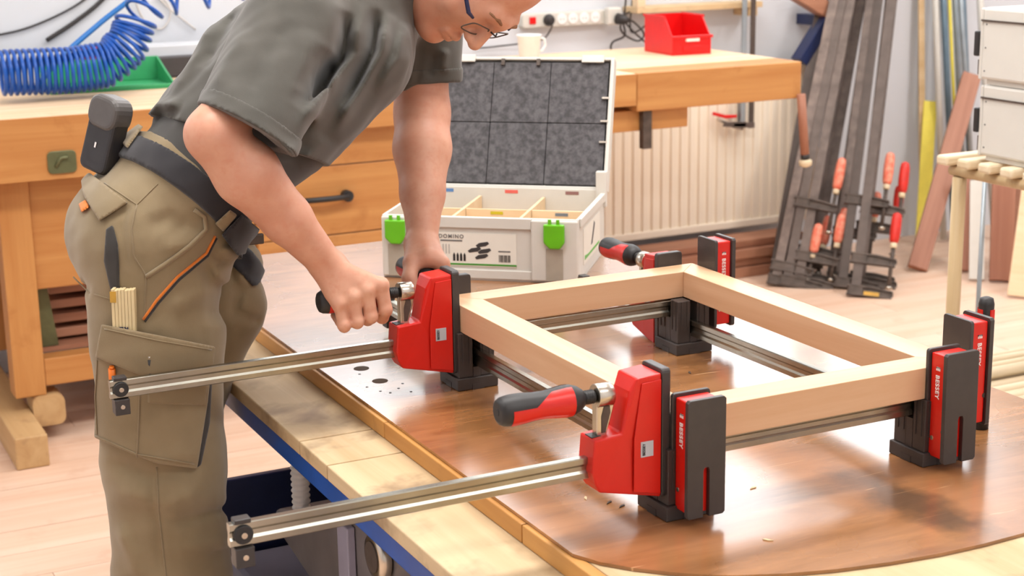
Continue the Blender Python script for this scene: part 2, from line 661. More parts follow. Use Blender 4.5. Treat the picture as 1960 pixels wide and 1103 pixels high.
st2 = nt.nodes.new('ShaderNodeMath'); st2.operation = 'MULTIPLY'; st2.inputs[1].default_value = .72; nt.links.new(st, st2.inputs[0])
col = mixc(nt, st2.outputs[0], col, srgb(72, 58, 48))
# fine pale scratches
scr = noise(nt, coords(nt, (8, 120, 8), (0, 0, -.5)), 1.2, 2, .5, .8)
col = mixc(nt, ramp(nt, scr, .70, .76), col, srgb(206, 160, 116))
nt.links.new(col, b.inputs['Base Color'])
b.inputs['Coat Weight'].default_value = 1.0
b.inputs['Coat Roughness'].default_value = .19
rg = nt.nodes.new('ShaderNodeMapRange'); rg.inputs[1].default_value = .3; rg.inputs[2].default_value = .7; rg.inputs[3].default_value = .20; rg.inputs[4].default_value = .36
nt.links.new(pat, rg.inputs[0]); nt.links.new(rg.outputs[0], b.inputs['Roughness'])
bump(nt, b, noise(nt, coords(nt, (6, 30, 6), (0, 0, .2)), 2, 4), .12, .0012)
M['lacquer'] = m

arc = [(-.200, -.085), (-.184, -.121), (-.160, -.152), (-.131, -.180), (-.105, -.202), (-.0755, -.221), (-.02, -.245), (.035, -.262), (.10, -.275), (.165, -.283), (.2275, -.285)]
outl = arc + [(.455 - x, y) for x, y in arc[-2::-1]] + [(.655, 1.62), (-.200, 1.62)]
MB().prism(outl, ZT - .004, ZT).build('table_top', m, tb, label='worn glossy brown top with a rounded end')
MB().box((-.19, -.75, ZT - .028), (.66, 1.63, ZT - .0045)).build('under_board', 'rawy', tb, .002, label='pale board under the brown top')
for w0, w1 in ((-.75, .03), (.032, .47), (.472, 1.08)):
    MB().box((-.207, w0, ZT - .029), (-.191, w1, ZT - .0045)).build('edge_strip', 'edge', tb, .0015)
for i, (w0, w1) in enumerate(((-.75, .405), (.408, .52), (.523, 1.2))):
    MB().box((-.319, w0, ZT - .0515), (-.20, w1, ZT - .0295)).build('side_plank', 'rawy', tb, .002)
# blue steel under-frame
MB().box((-.313, -.75, ZT - .088), (-.290, 1.2, ZT - .052)).build('side_rail', 'bluesteel', tb, .003, label='blue painted steel rail')
MB().box((.60, -.75, ZT - .088), (.625, 1.5, ZT - .029)).build('side_rail', 'bluesteel', tb, .003)
for w in (-.70, .30, 1.10):
    MB().box((-.2895, w, ZT - .086), (.5995, w + .04, ZT - .052)).build('cross_rail', 'bluesteel', tb, .003)
for x, w in ((-.28, -.70), (.53, -.70), (-.06, 1.10), (.53, 1.10)):
    MB().box((x, w, 0), (x + .06, w + .06, ZT - .087)).build('leg', 'navy', tb, .003)
# bored dog holes, knots and chips on the top
for (x, w, r) in ((-.141, .728, .0125), (-.1405, .650, .0125)):
    MB().cyl((x, w, ZT - .0001), (x, w, ZT + .0004), r, n=18).build('bored_hole', plain('hole_dark', srgb(74, 52, 26), .8), tb)
for k, (x, w) in enumerate(((-.115, .62), (-.13, .60), (-.16, .60), (-.15, .585), (-.12, .575), (-.155, .70), (-.17, .63))):
    MB().cyl((x, w, ZT), (x, w, ZT + .0004), .0022, n=8).build('screw_hole', 'black_print', tb)

# ================================================================== mitred frame
a_, b_, t_ = .3613, .5667, .0466
FZ0, FZ1 = .8070, .8490
fr = thing('frame_workpiece', 'square pale maple frame held level between the red clamps', 'frame', (0, 0, 0))
M['beechy'] = wood('maple_frame_y', srgb(222, 184, 148), srgb(204, 158, 118), 1, .8, .42, bmp=.05)
g = .0002
MB().prism([(-t_, -t_), (a_ + t_, -t_), (a_, 0), (0, 0)], FZ0, FZ1).build('frame_rail', 'beech', fr, .0008)
MB().prism([(-t_, b_ + t_), (a_ + t_, b_ + t_), (a_, b_), (0, b_)], FZ0, FZ1).build('frame_rail', 'beech', fr, .0008)
MB().prism([(-t_, -t_ + g), (0, g), (0, b_ - g), (-t_, b_ + t_ - g)], FZ0, FZ1).build('frame_rail', 'beechy', fr, .0008)
MB().prism([(a_ + t_, -t_ + g), (a_, g), (a_, b_ - g), (a_ + t_, b_ + t_ - g)], FZ0, FZ1).build('frame_rail', 'beechy', fr, .0008)

# ================================================================== parallel clamps
def parallel_clamp(label, loc, rotz, L, xe, tilt=0.):
    c = thing('parallel_clamp', label, 'clamp', loc, (0, tilt, rotz), 'red parallel clamps around the frame')
    H = .0263
    # rail: grooved bar
    hw, gd = .0052, .0021
    prof = [(-hw, .001), (-hw + .001, 0), (hw - .001, 0), (hw, .001), (hw, .0075), (hw - gd, .0105), (hw - gd, H - .0105), (hw, H - .0075), (hw, H - .001), (hw - .001, H),
            (-hw + .001, H), (-hw, H - .001), (-hw, H - .0075), (-hw + gd, H - .0105), (-hw + gd, .0105), (-hw, .0075)]
    MB().prism(prof, -xe, L + .028, axis='x').build('rail', 'steel', c)
    # fixed jaw
    zb, zt = -.0255, .1215
    fj = MB().box((L + .0062, -.0225, zb + .004), (L + .0332, .0225, zt - .004)).build('fixed_jaw', 'red', c, .002)
    pl = rrect(.053, zt - zb, .004, 3, 0, (zt + zb) / 2)
    MB().prism(pl, L + .0003, L + .006, axis='x').build('jaw_pad', 'black', fj, .001)
    sl = .0042
    plate = [(-.0265 + .003, zb), (-.0265, zb + .003), (-.0265, zt - .003), (-.0265 + .003, zt), (.0265 - .003, zt), (.0265, zt - .003), (.0265, zb + .003), (.0265 - .003, zb),
             (sl, zb), (sl, .033), (sl * .6, .0365), (-sl * .6, .0365), (-sl, .033), (-sl, zb)]
    MB().prism(plate, L + .0334, L + .0405, axis='x').build('back_plate', 'black', fj, .0008)
    MB().cyl((L + .013, -.0232, .004), (L + .013, -.0224, .004), .003, n=14).build('rivet', 'chrome', fj)
    MB().cyl((L + .0325, -.0230, .016), (L + .0325, -.0224, .016), .0034, n=14).build('rivet', 'castiron', fj)
    lettering('BESSEY', .0095, fj, (L + .0195, -.0229, .074), (0, 0, -1), (1, 0, 0), 'white_print', spacing=1.1)
    lg = MB()
    for k in range(3):
        lg.box((L + .0165 + k * .0028, -.0229, .0955), (L + .0183 + k * .0028, -.02255, .1005))
    lg.box((L + .0165, -.0229, .0985), (L + .0240, -.02255, .1005))
    lg.build('logo_mark', 'white_print', fj)
    # sliding jaw: faceted red housing
    bm = bmesh.new()
    prof = [(-.0125, .121), (-.046, .1185), (-.0535, .103), (-.0640, .053), (-.1000, .050), (-.1035, .010), (-.1000, -.004), (-.0935, -.0155), (-.0125, -.0335)]
    W = .0225
    ring = []
    for y, ins in ((-W, 0.), (W, 0.)):
        ring.append([bm.verts.new((x, y, z)) for x, z in prof])
    n = len(prof)
    bm.faces.new(ring[0]); bm.faces.new(ring[1][::-1])
    for i in range(n):
        bm.faces.new((ring[0][i], ring[1][i], ring[1][(i + 1) % n], ring[0][(i + 1) % n]))
    bmesh.ops.recalc_face_normals(bm, faces=bm.faces)
    # pinch the outer nose inwards for the tapered facets
    for vtx in bm.verts:
        if vtx.co.x < -.05:
            vtx.co.y *= .80
    me = bpy.data.meshes.new('sliding_jaw'); bm.to_mesh(me); bm.free(); me.materials.append(M['red'])
    sj = link('sliding_jaw', me, c, .0022, 2)
    # raised rib facet on both flanks
    for sgn in (-1, 1):
        y0 = sgn * W * .99
        MB().prism([(-.0135, .114), (-.040, .112), (-.050, .045), (-.0505, -.0205), (-.0135, -.029)], min(y0, y0 + sgn * .0016), max(y0, y0 + sgn * .0016), axis='y').build('flank_panel', 'red', sj, .0012)
    MB().prism(rrect(.047, .160, .005, 3, 0, .0455), -.0123, -.0003, axis='x').build('jaw_pad', 'black', sj, .0015)
    st = MB().box((-.0415, -W - .0023, .0215), (-.0245, -W - .0014, .0405)).build('sticker', 'silver', sj)
    lettering('BESSEY', .0052, st, (-.0375, -W - .0024, .031), (0, 0, 1), (-1, 0, 0), 'black_print', spacing=.95)
    # dark mouth above the step, lever and eye
    MB().box((-.0985, -.0085, .0496), (-.0700, .0085, .0512)).build('lever_slot', 'rubber', sj)
    lv = MB()
    lv.prism([(-.0905, .049), (-.0780, .049), (-.0685, .080), (-.0650, .094), (-.0700, .1010), (-.0890, .1010), (-.0905, .094)], -.0062, .0062, axis='y')
    lever = lv.build('lever', 'chrome', c, .0015)
    MB().prism([(-.0845, .054), (-.0795, .054), (-.0725, .078), (-.0735, .086), (-.0810, .086), (-.0845, .074)], -.0070, -.0060, axis='y').build('lever_recess', 'castiron', lever)
    MB().lathe([(0, .0135), (.001, .0142), (.0205, .0142), (.0215, .0130)], (-.0900, 0, .0985), (1, 0, 0), 24).build('eye', 'chrome', lever)
    sp = MB()
    prof = [(0, .006)]
    for k in range(5):
        prof += [(.0005 + k * .0028, .0062), (.0014 + k * .0028, .0086), (.0022 + k * .0028, .0086)]
    sp.lathe(prof + [(.016, .006)], (-.1060, 0, .0985), (1, 0, 0), 16).build('spindle', 'rubber', c)
    hp = [(0, .0112), (.0015, .0145), (.006, .0170), (.016, .0184), (.030, .0182), (.046, .0166), (.060, .0163), (.076, .0178), (.086, .0190), (.094, .0186), (.102, .0160), (.109, .0112), (.1095, .0085)]
    hd = MB().lathe(hp, (-.2165, 0, .0985), (1, 0, 0), 28).build('handle', 'rubber', c)
    MB().cyl((-.2171, 0, .0985), (-.2160, 0, .0985), .0045, n=12).build('end_hole', 'black_print', hd)
    # red grip inlays: wavy strips on the handle surface
    for sgn in (-1, 1):
        gi = MB(); vs = []; fs = []
        xs = [.0125 + k * (.080 / 24) for k in range(25)]
        for x in xs:
            i = next(j for j in range(len(hp) - 1) if hp[j + 1][0] >= x)
            u = (x - hp[i][0]) / (hp[i + 1][0] - hp[i][0])
            r = hp[i][1] + u * (hp[i + 1][1] - hp[i][1]) + .0004
            f_ = (x - .0125) / .080
            hi = math.radians(12 + 58 * max(0, min(1, (f_ - .38) / .3)))
            lo_ = math.radians(-62 + 14 * math.sin(f_ * 5))
            for j in range(9):
                an = lo_ + (hi - lo_) * j / 8
                vs.append((-.2165 + x, sgn * r * math.cos(an), .0985 + r * math.sin(an)))
        for p in range(24):
            for q in range(8):
                k = p * 9 + q
                f4 = (k, k + 9, k + 10, k + 1)
                fs.append(f4 if sgn < 0 else f4[::-1])
        gi.add(vs, fs, True)
        gi.build('grip_inlay', 'red', hd)
    # end stop clipped over the rail end
    xs_ = -xe + .0145
    es = MB().box((xs_ - .009, -.0075, H - .001), (xs_ + .009, .0075, H + .0045)).build('end_stop', 'black', c, .0012)
    MB().lathe([(0, .0098), (.002, .0108), (.0055, .0108), (.006, .0100)], (xs_, -.0092, H * .5), (0, 1, 0), 22).build('stop_disc', 'rubber', es)
    MB().cyl((xs_, -.0106, H * .5), (xs_, -.0090, H * .5), .0034, n=10).build('stop_screw', 'chrome', es)
    MB().box((xs_ - .0105, -.010, -.0235), (xs_ + .0105, .010, -.0008)).build('stop_block', 'black', es, .0012)
    MB().cyl((xs_, -.0115, -.0115), (xs_, -.0098, -.0115), .0032, n=10).build('stop_bolt', 'chrome', es)
    return c

Z1, Z2 = .7803, .7535
parallel_clamp('red parallel clamp in front, handle free, its rail crossing the pale plank', (-t_, -.024, Z1), 0, a_ + 2 * t_, .5355)
parallel_clamp('red parallel clamp whose handle the worker turns, rail end before his trouser pocket', (-t_, .572, Z1 - .003), 0, a_ + 2 * t_, .5260)
parallel_clamp('red parallel clamp under the frame side nearest the worker, gripped by his far hand', (-.021, b_ + t_, Z2), -PI / 2, b_ + 2 * t_, .300)
parallel_clamp('red parallel clamp on the frame side away from the worker, handle beside the tool case', (.366, b_ + t_, Z2 - .008), -PI / 2, b_ + 2 * t_, .310, -.012)

# ================================================================== black corner blocks
def corner_block(label, x, y):
    o = thing('corner_block', label, 'block', (x, y, ZT), (0, 0, 0), 'black corner blocks under the frame')
    B = .034
    MB().prism([(-B, -B), (B, -B), (B, B), (-B, B)], .0003, .019).build('base', 'block', o, .0015)
    for sx in (-1, 1):
        MB().box((sx * B - .0006, -.010, .0003), (sx * B + .0006, .010, .009)).build('base_lip', 'block', o)
        MB().box((-.010, sx * B - .0006, .0003), (.010, sx * B + .0006, .009)).build('base_lip', 'block', o)
    for sx in (-1, 1):
        for sy in (-1, 1):
            lo = (min(sx * .0065, sx * .030), min(sy * .0065, sy * .030), .0192)
            hi = (max(sx * .0065, sx * .030), max(sy * .0065, sy * .030), .0893)
            MB().box(lo, hi).build('post', 'block', o, .0012)
            for q in (.0115, .0225):
                MB().box((sx * q - .0015, sy * .030 - .0012, .040), (sx * q + .0015, sy * .030 + .0012, .0885)).build('rib', 'block', o)
                MB().box((sx * .030 - .0012, sy * q - .0015, .040), (sx * .030 + .0012, sy * q + .0015, .0885)).build('rib', 'block', o)
    MB().box((-.0064, -.030, .0192), (.0064, .030, .0345)).build('saddle', 'block', o)
    MB().box((.0066, -.0063, .0192), (.030, .0063, .0590)).build('web', 'block', o)
    MB().box((-.030, -.0063, .0192), (-.0066, .0063, .0590)).build('web', 'block', o)
    return o

corner_block('black plastic corner block under the front corner, behind the front clamp jaw', -.024, -.024)
corner_block('black plastic corner block below the corner beside the worked clamp', -.024, .572)
corner_block('black plastic corner block inside the far corner, fully visible on the table', .366, .572)
corner_block('black plastic corner block beside the two lettered jaws', .366, -.024)

# ================================================================== under the table: panel, hose, machine
MB().box((-.345, 1.04, .06), (.56, 1.055, .45)).build('cross_panel', 'navy', tb, .002, label='dark blue steel panel under the table')
hs = []
for k in range(82):
    hs.append((-.222, .82, .655 - k * .0025))
hr = [.0145 + .0016 * math.cos(k * PI / 2) for k in range(82)]
tag(MB().tube(hs, hr, 14).build('corrugated_hose', 'cupplastic'), 'white corrugated hose hanging under the table edge', 'hose')
mc = thing('grey_machine', 'grey machine housing with a round dial under the table', 'machine', (0, 0, 0))
MB().prism([(.02, 0), (.60, 0), (.70, .352), (.93, .390), (.93, .425), (.60, .525), (.44, .582), (.02, .582)], -.235, .35, axis='x').build('housing', 'machine', mc, .008)
dl = MB().lathe([(0, .034), (.004, .036), (.014, .036), (.018, .031), (.0185, .024)], (-.236, .415, .535), (-1, 0, 0), 28).build('dial', 'chrome', mc, label='round metal dial')
MB().lathe([(0, .023), (.002, .023)], (-.2542, .415, .535), (-1, 0, 0), 24).build('dial_face', 'castiron', dl)
MB().box((-.30, .80, .0), (.32, 1.025, .318)).build('motor_cover', 'lilac', mc, .012, label='pale lilac painted cover')
MB().box((-.249, .53, .30), (-.236, .575, .535)).build('reflection_bar', 'lilac', mc, .002)  # pale bar standing in for a bright upright reflection on the housing

# ================================================================== tool case on the table
cs = thing('tool_case', 'open light grey tool case with green latches standing on the table', 'case', (.131, 1.302, ZT), (0, 0, math.atan2(-.6334, .7738)))
CW, CD, CH_ = .392, .296, .126
MB().box((0, 0, .0004), (CW, CD, .006)).build('bottom', 'caseplastic', cs)
fp = MB().box((0, 0, .006), (CW, .006, CH_)).build('front_wall', 'caseplastic', cs, .0015)
MB().box((0, CD - .006, .006), (CW, CD, CH_ + .006)).build('back_wall', 'caseplastic', cs, .0015)
MB().box((0, .006, .006), (.006, CD - .006, CH_)).build('side_wall', 'caseplastic', cs, .0015)
sw = MB().box((CW - .006, .006, .006), (CW, CD - .006, CH_)).build('side_wall', 'caseplastic', cs, .0015)
# front relief: corner posts, centre panel, rim
for x0, x1 in ((0, .058), (.300, CW)):
    MB().box((x0, -.007, .004), (x1, 0, CH_ - .002)).build('corner_post', 'caseplastic', cs, .003)
MB().box((.058, -.004, CH_ - .022), (.300, 0, CH_)).build('front_rim', 'caseplastic', cs, .0015)
MB().box((.058, -.003, .004), (.300, 0, .022)).build('front_foot', 'caseplastic', cs, .0015)
MB().box((CW, .012, CH_ - .018), (CW + .004, CD - .01, CH_)).build('side_rim', 'caseplastic', cs, .0015)
for x in (.009, .326):
    lt = MB().prism([(x, .118), (x, .082), (x + .012, .070), (x + .032, .070), (x + .041, .082), (x + .041, .118)], -.016, -.0074, axis='y').build('latch', 'green', cs, .003, label='green latch')
    for dx in (.012, .028):
        MB().box((x + dx - .003, -.013, .1185), (x + dx + .003, -.008, .127)).build('latch_hook', 'green', lt)
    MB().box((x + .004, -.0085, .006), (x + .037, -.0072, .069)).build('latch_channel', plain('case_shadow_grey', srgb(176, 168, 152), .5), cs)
# printed label on the front
lb = MB().box((.112, -.0012, .028), (.270, -.0002, .094)).build('front_label', 'paper', cs)
fy = -.0016
MB().box((.112, fy, .030), (.270, -.0012, .0335)).build('green_stripe', plain('label_green', srgb(70, 150, 50), .5), lb)
lettering('DOMINO', .0105, lb, (.140, fy, .0865), (1, 0, 0), (0, 0, 1), 'grey_print', spacing=1.25)
MB().box((.118, fy, .0768), (.162, -.0012, .0798)).build('fine_print', 'grey_print', lb)
for k in range(4):
    MB().prism([(.143 + k * .007, .038), (.1475 + k * .007, .038), (.1475 + k * .007, .050), (.1452 + k * .007, .055), (.143 + k * .007, .050)], fy, -.0012, axis='y').build('printed_peg', 'black_print', lb)
for k in range(3):
    MB().box((.122 + k * .006, fy, .052), (.1248 + k * .006, -.0012, .071)).build('printed_bar', plain('label_pale', srgb(190, 186, 178), .5), lb)
for (x, z) in ((.176, .055), (.192, .066), (.196, .053), (.190, .042)):
    MB().prism([(x, z), (x + .017, z + .003), (x + .024, z + .008), (x + .021, z + .012), (x + .004, z + .009), (x - .003, z + .004)], fy, -.0012, axis='y').build('printed_tenon', plain('label_dark', srgb(62, 60, 60), .5), lb)
MB().box((.234, fy, .0580), (.258, -.0012, .0605)).build('fine_print', 'grey_print', lb)
for k in range(9):
    MB().box((.235 + k * .0026, fy, .038), (.2362 + k * .0026 + (.0006 if k % 3 else 0), -.0012, .052)).build('barcode_bar', 'black_print', lb)
sl_ = MB().box((CW + .0002, .05, .026), (CW + .0012, .235, .098)).build('side_label', 'paper', cs)
MB().prism([(.06, .034), (.225, .034), (.225, .039), (.10, .039), (.06, .043)], CW + .0012, CW + .0016, axis='x').build('green_stripe', plain('label_green2', srgb(96, 180, 70), .5), sl_)
MB().prism([(.13, .05), (.145, .05), (.175, .085), (.165, .092), (.15, .075)], CW + .0012, CW + .0016, axis='x').build('printed_tenon', plain('label_dark2', srgb(72, 70, 70), .5), sl_)
# birch compartments
for x in (.125, .262):
    MB().box((x, .008, .02), (x + .006, CD - .008, CH_ - .012)).build('divider', 'birch', cs)
for x0, x1 in ((.008, .124), (.132, .261), (.269, CW - .008)):
    MB().box((x0, .150, .02), (x1, .156, CH_ - .014)).build('divider', 'birch', cs)
MB().box((.008, .008, .010), (CW - .008, CD - .008, .019)).build('case_floor', 'birch', cs)
for i, (x, c) in enumerate(((.055, (96, 140, 196)), (.195, (236, 110, 100)), (.325, (150, 110, 106)))):
    MB().box((x - .014, CD - .0066, CH_ - .006), (x + .014, CD - .0058, CH_ + .001)).build('marker_label', plain('marker_label', srgb(*c), .5), cs)
for i, (x, c) in enumerate(((.065, (110, 140, 180)), (.196, (206, 190, 40)), (.330, (120, 130, 140)))):
    MB().box((x - .013, .1492, CH_ - .024), (x + .013, .1498, CH_ - .018)).build('marker_label', plain('marker_label', srgb(*c), .5), cs)
# lid leaning back
ld = thing('lid', '', '', (0, CD + .006, CH_ + .004), (math.radians(-22), 0, 0))
del ld['label'], ld['category']
ld.parent = cs
LH = .285
lidm = MB().box((-.002, 0, 0), (CW + .004, .030, LH)).mesh('lid_shell', 'caseplastic')
link('lid_shell', MB().box((-.002, .024, 0), (CW + .004, .032, LH)).mesh('lid_shell', 'caseplastic'), ld, .002)
for nm, lo, hi in (('lid_edge', (-.002, 0, 0), (.006, .024, LH)), ('lid_edge', (CW - .004, 0, 0), (CW + .004, .024, LH)), ('lid_edge', (.006, 0, LH - .006), (CW - .004, .024, LH)), ('lid_edge', (.006, 0, 0), (CW - .004, .024, .006))):
    MB().box(lo, hi).build(nm, 'caseplastic', ld, .0015)
for i in range(3):
    for j in range(2):
        x0, x1 = .010 + i * .125, .010 + (i + 1) * .125 - .0012
        z0, z1 = .010 + j * .133, .010 + (j + 1) * .133 - .0012
        MB().box((x0, .005, z0), (x1, .023, z1)).build('foam_block', 'foam', ld, .0015, label='dark grey foam block')
for x in (.070, .350):
    MB().box((x - .024, -.004, LH - .012), (x + .024, .001, LH + .004)).build('lid_tab', 'caseplastic', ld, .0015)
for x in (.155, .232):
    MB().box((x - .004, -.001, LH - .018), (x + .004, .006, LH - .004)).build('lid_clip', 'castiron', ld)
for z in (.10, .145, .195):
    MB().box((CW - .018, -.001, z), (CW - .002, .005, z + .004)).build('lid_clip', 'chrome', ld)
MB().box((CW - .016, CD - .012, CH_ - .03), (CW + .006, CD + .004, CH_ + .045)).build('hinge_post', 'caseplastic', cs, .002)
for x in (.02, CW - .03):
    MB().box((x, CD - .02, -.0), (x + .02, CD + .012, .012)).build('foot', 'rubber', cs)

# small grey tool lying behind the frame, upright handle behind the right jaws
gt = thing('flat_tool', 'flat grey tool with a dark grip lying between frame and tool case', 'tool', (.235, 1.01, ZT), (0, 0, -.55))
MB().prism([(-.05, -.008), (.02, -.012), (.055, -.006), (.055, .006), (.02, .012), (-.05, .008)], .001, .012).build('blade', 'oldsteel', gt, .002)
MB().box((.056, -.009, .001), (.095, .009, .016)).build('grip', 'rubber', gt, .004)
hh = thing('upright_tool', 'slim red and black tool handle standing upright behind the lettered jaws', 'tool', (.508, .030, ZT))
MB().lathe([(0, .012), (.08, .012), (.085, .011), (.10, .0102), (.178, .0108), (.186, .009), (.188, .004)], (0, 0, .0005), (0, 0, 1), 18).build('handle', 'rubber', hh)
for an in range(4):
    MB().box((-.0035, -.0122, .105), (.0035, -.0100, .172), Matrix.Rotation(an * PI / 2 + .1, 4, 'Z')).build('grip_inlay', 'red', hh)

for k, (x, w, a, c) in enumerate(((.056, .403, .3, 'dark'), (-.086, .032, .5, 'dark'), (-.078, .014, .4, 'dark'), (-.104, .058, 1.1, 'pale'), (.098, -.012, .2, 'pale'), (.017, -.16, 2.2, 'pale'), (.418, .684, .4, 'dark'), (.30, .45, 1.2, 'dark'))):
    tag(MB().prism([(-.006, -.0012), (.004, -.002), (.007, .0005), (.0, .0018)], .0002, .0012).build('wood_chip', 'castiron' if c == 'dark' else 'rawx', None, loc=(x, w, ZT), rot=(0, 0, a)), 'tiny %s wood chip lying on the brown table top' % c, 'wood chip', 'tiny %s wood chips on the brown table top' % c)

# ================================================================== long workbench along the back
wb = thing('carpenter_bench', 'long orange wooden carpenter bench with drawers along the back wall', 'workbench')
BZ = .905
for k in range(5):
    w0 = 2.70 + k * .146
    MB().box((-1.1, w0, BZ - .045), (2.17 if k else 1.542, w0 + .1445, BZ)).build('top_plank', 'benchtop', wb, .002)
MB().box((-1.1, 2.701, .738), (.22, 2.77, BZ - .0455)).build('front_beam', 'bench', wb, .003)
MB().box((.2225, 2.705, .806), (1.542, 2.77, BZ - .0455)).build('front_beam', 'bench', wb, .003)
MB().box((1.548, 2.70, .786), (2.17, 2.8440, BZ)).build('vise_beam', 'bench', wb, .003, label='thick beam at the bench end')
MB().box((1.47, 2.74, .719), (1.76, 2.90, .785)).build('vise_block', 'bench', wb, .003)
MB().box((1.578, 2.712, .664), (1.610, 2.738, .785)).build('bench_dog', 'castiron', wb, .002, label='dark steel dog')
hn = MB().cyl((2.160, 2.685, .80), (2.182, 2.685, .60), .0145, n=14).build('vise_handle', 'mahog', wb, label='wooden vise handle')
MB().cyl((2.1815, 2.685, .601), (2.184, 2.685, .585), .0150, n=14).build('handle_ring', 'rubber', hn)
MB().lathe([(0, .012), (.008, .022), (.022, .020), (.028, .008)], (2.184, 2.685, .586), (.09, 0, -1), 16).build('handle_knob', 'dowel', hn)
MB().box((2.1702, 2.72, .80), (2.180, 2.80, .88)).build('end_plate', 'oldsteel', wb)
MB().box((-1.1, 2.694, .738), (.22, 2.6995, BZ - .001)).build('fascia', 'bench', wb, .001)
MB().box((.2215, 2.694, .806), (1.542, 2.6995, BZ - .001)).build('fascia', 'bench', wb, .001)
# drawer cabinet
MB().box((.30, 2.76, .13), (1.42, 3.38, .15)).build('cabinet_floor', 'bench', wb)
for x in (.30, 1.40):
    MB().box((x, 2.762, .15), (x + .02, 3.38, .80)).build('cabinet_side', 'benchz', wb)
for i, (z0, z1) in enumerate(((.700, .803), (.497, .697), (.30, .494), (.155, .297))):
    for x0, x1 in ((.322, .862), (.866, 1.398)):
        dr = MB().box((x0, 2.742, z0), (x1, 2.7618, z1)).build('drawer', 'bench', wb, .003)
        xm = .528 if x0 < .5 else (x0 + x1) / 2
        zc = (z0 + z1) / 2 + .012
        if i == 0:
            continue
        hb = MB()
        hb.tube([(xm - .075, 2.735, zc), (xm - .072, 2.712, zc), (xm, 2.706, zc), (xm + .060, 2.712, zc), (xm + .064, 2.735, zc)], .0085, 10)
        hb.build('pull', 'rubber', dr)
        MB().cyl((xm + .063, 2.741, zc), (xm + .063, 2.716, zc), .0165, n=14).build('pull_boss', 'rubber', dr)
# open side frame with leg, panel, dark shelf opening
MB().box((-.375, 2.775, .13), (-.292, 2.86, .737)).build('leg', 'benchz', wb, .003)
MB().box((-.375, 3.30, .13), (-.292, 3.38, .737)).build('leg', 'benchz', wb, .003)
MB().box((-.2915, 2.79, .425), (.2985, 2.815, .737)).build('front_panel', 'bench', wb, .003)
MB().box((-.2915, 2.776, .155), (.2985, 2.84, .232)).build('lower_rail', 'bench', wb, .003)
MB().box((-.2915, 3.30, .155), (.2985, 3.34, .737)).build('back_panel', 'mahogx', wb)
MB().box((-.2915, 2.845, .232), (.2985, 3.298, .245)).build('shelf', 'mahogx', wb)
for k in range(4):
    MB().box((-.255 + .005 * k, 2.90, .255 + .042 * k), (.25, 3.20, .280 + .042 * k)).build('stored_board', 'mahogx', wb, .002)
MB().prism([(-.285, .247), (-.235, .247), (-.255, .42), (-.285, .42)], 2.85, 2.88, axis='y').build('shelf_bracket', 'olive', wb)
fb = MB().box((-.42, 2.56, .0), (-.335, 3.42, .088)).build('foot_beam', 'paleold', wb, .004)
MB().box((.95, 2.72, .0), (1.05, 3.42, .128)).build('foot_beam', 'paleold', wb, .004)
MB().cyl((-.333, 2.86, .048), (-.333, 2.765, .048), .001).build('peg', 'paleold', fb)
MB().prism(rrect(.086, .085, .02, 3, -.290, .087), 2.765, 2.86, axis='y').build('foot_block', 'paleold', wb)
pv = MB().prism(rrect(.075, .060, .012, 3, -.215, .783), 2.688, 2.6935, axis='y').build('cover_plate', 'olive', wb, .002, label='olive green metal plate')
MB().tube([(-.232, 2.686, .772), (-.218, 2.685, .795), (-.200, 2.685, .795)], .005, 8).build('plate_latch', 'olive', pv)

# ================================================================== radiator
rd = thing('radiator', 'cream ribbed panel radiator on the back wall', 'radiator')
MB().box((.66, 3.600, .155), (2.93, 3.65, .785)).build('panel', 'cream', rd, .006)
rib = MB().prism([(-.0125, 3.6005), (-.0085, 3.592), (.0085, 3.592), (.0125, 3.6005)], .185, .755).mesh('rib', 'cream')
for k in range(55):
    x = .69 + k * .042
    if x < 2.92:
        link('rib', rib, rd, loc=(x, 0, 0))
MB().box((.66, 3.586, .755), (2.93, 3.6, .785)).build('top_rail', 'cream', rd, .004)
MB().box((.66, 3.586, .155), (2.93, 3.6, .185)).build('bottom_rail', 'cream', rd, .004)
for x in (.8, 2.7):
    MB().box((x, 3.65, .3), (x + .05, 3.70, .36)).build('mount', 'cream', rd)

# boards lying on the floor below it
zz = 0.
for k, (h, off) in enumerate(((.042, 0), (.034, .012), (.038, -.006), (.030, .02))):
    tag(MB().box((1.40 + off, 3.41 + off, zz), (2.70 + off * 3, 3.56, zz + h - .002)).build('floor_board', 'mahogx', None, .003),
        ('reddish board lying at the bottom of the stack under the radiator', 'second reddish board from the floor under the radiator', 'third reddish board from the floor under the radiator', 'topmost reddish board lying under the radiator')[k], 'board', 'boards lying under the radiator')
    zz += h

# ================================================================== things on the bench
bn = thing('storage_bin', 'red plastic stacking bin on the bench end', 'bin', (1.925, 3.098, BZ + .0005), (0, 0, -.06))
BW, BD, BH = .150, .205, .128
MB().box((0, 0, 0), (BW, BD, .004)).build('bottom', 'red_bin', bn)
MB().prism([(0, .004), (BD, .004), (BD, BH), (.060, BH), (.012, .072), (0, .060)], 0, .004, axis='x').build('side', 'red_bin', bn, .001)
MB().prism([(0, .004), (BD, .004), (BD, BH), (.060, BH), (.012, .072), (0, .060)], BW - .004, BW, axis='x').build('side', 'red_bin', bn, .001)
MB().box((.004, BD - .004, .004), (BW - .004, BD, BH)).build('back', 'red_bin', bn)
MB().box((.004, 0, .004), (BW - .004, .004, .062)).build('front', 'red_bin', bn, .001)
MB().box((-.004, -.008, .056), (BW + .004, .003, .066)).build('front_lip', 'red_bin', bn, .002)
MB().box((.050, -.0085, .046), (.100, -.0005, .056)).build('label_holder', 'paper', bn)
MB().box((.040, -.004, .012), (.110, .0, .030)).build('front_recess', 'red_bin', bn, .001)
MB().box((-.004, .055, BH - .006), (.0, BD + .004, BH + .002)).build('rim', 'red_bin', bn)
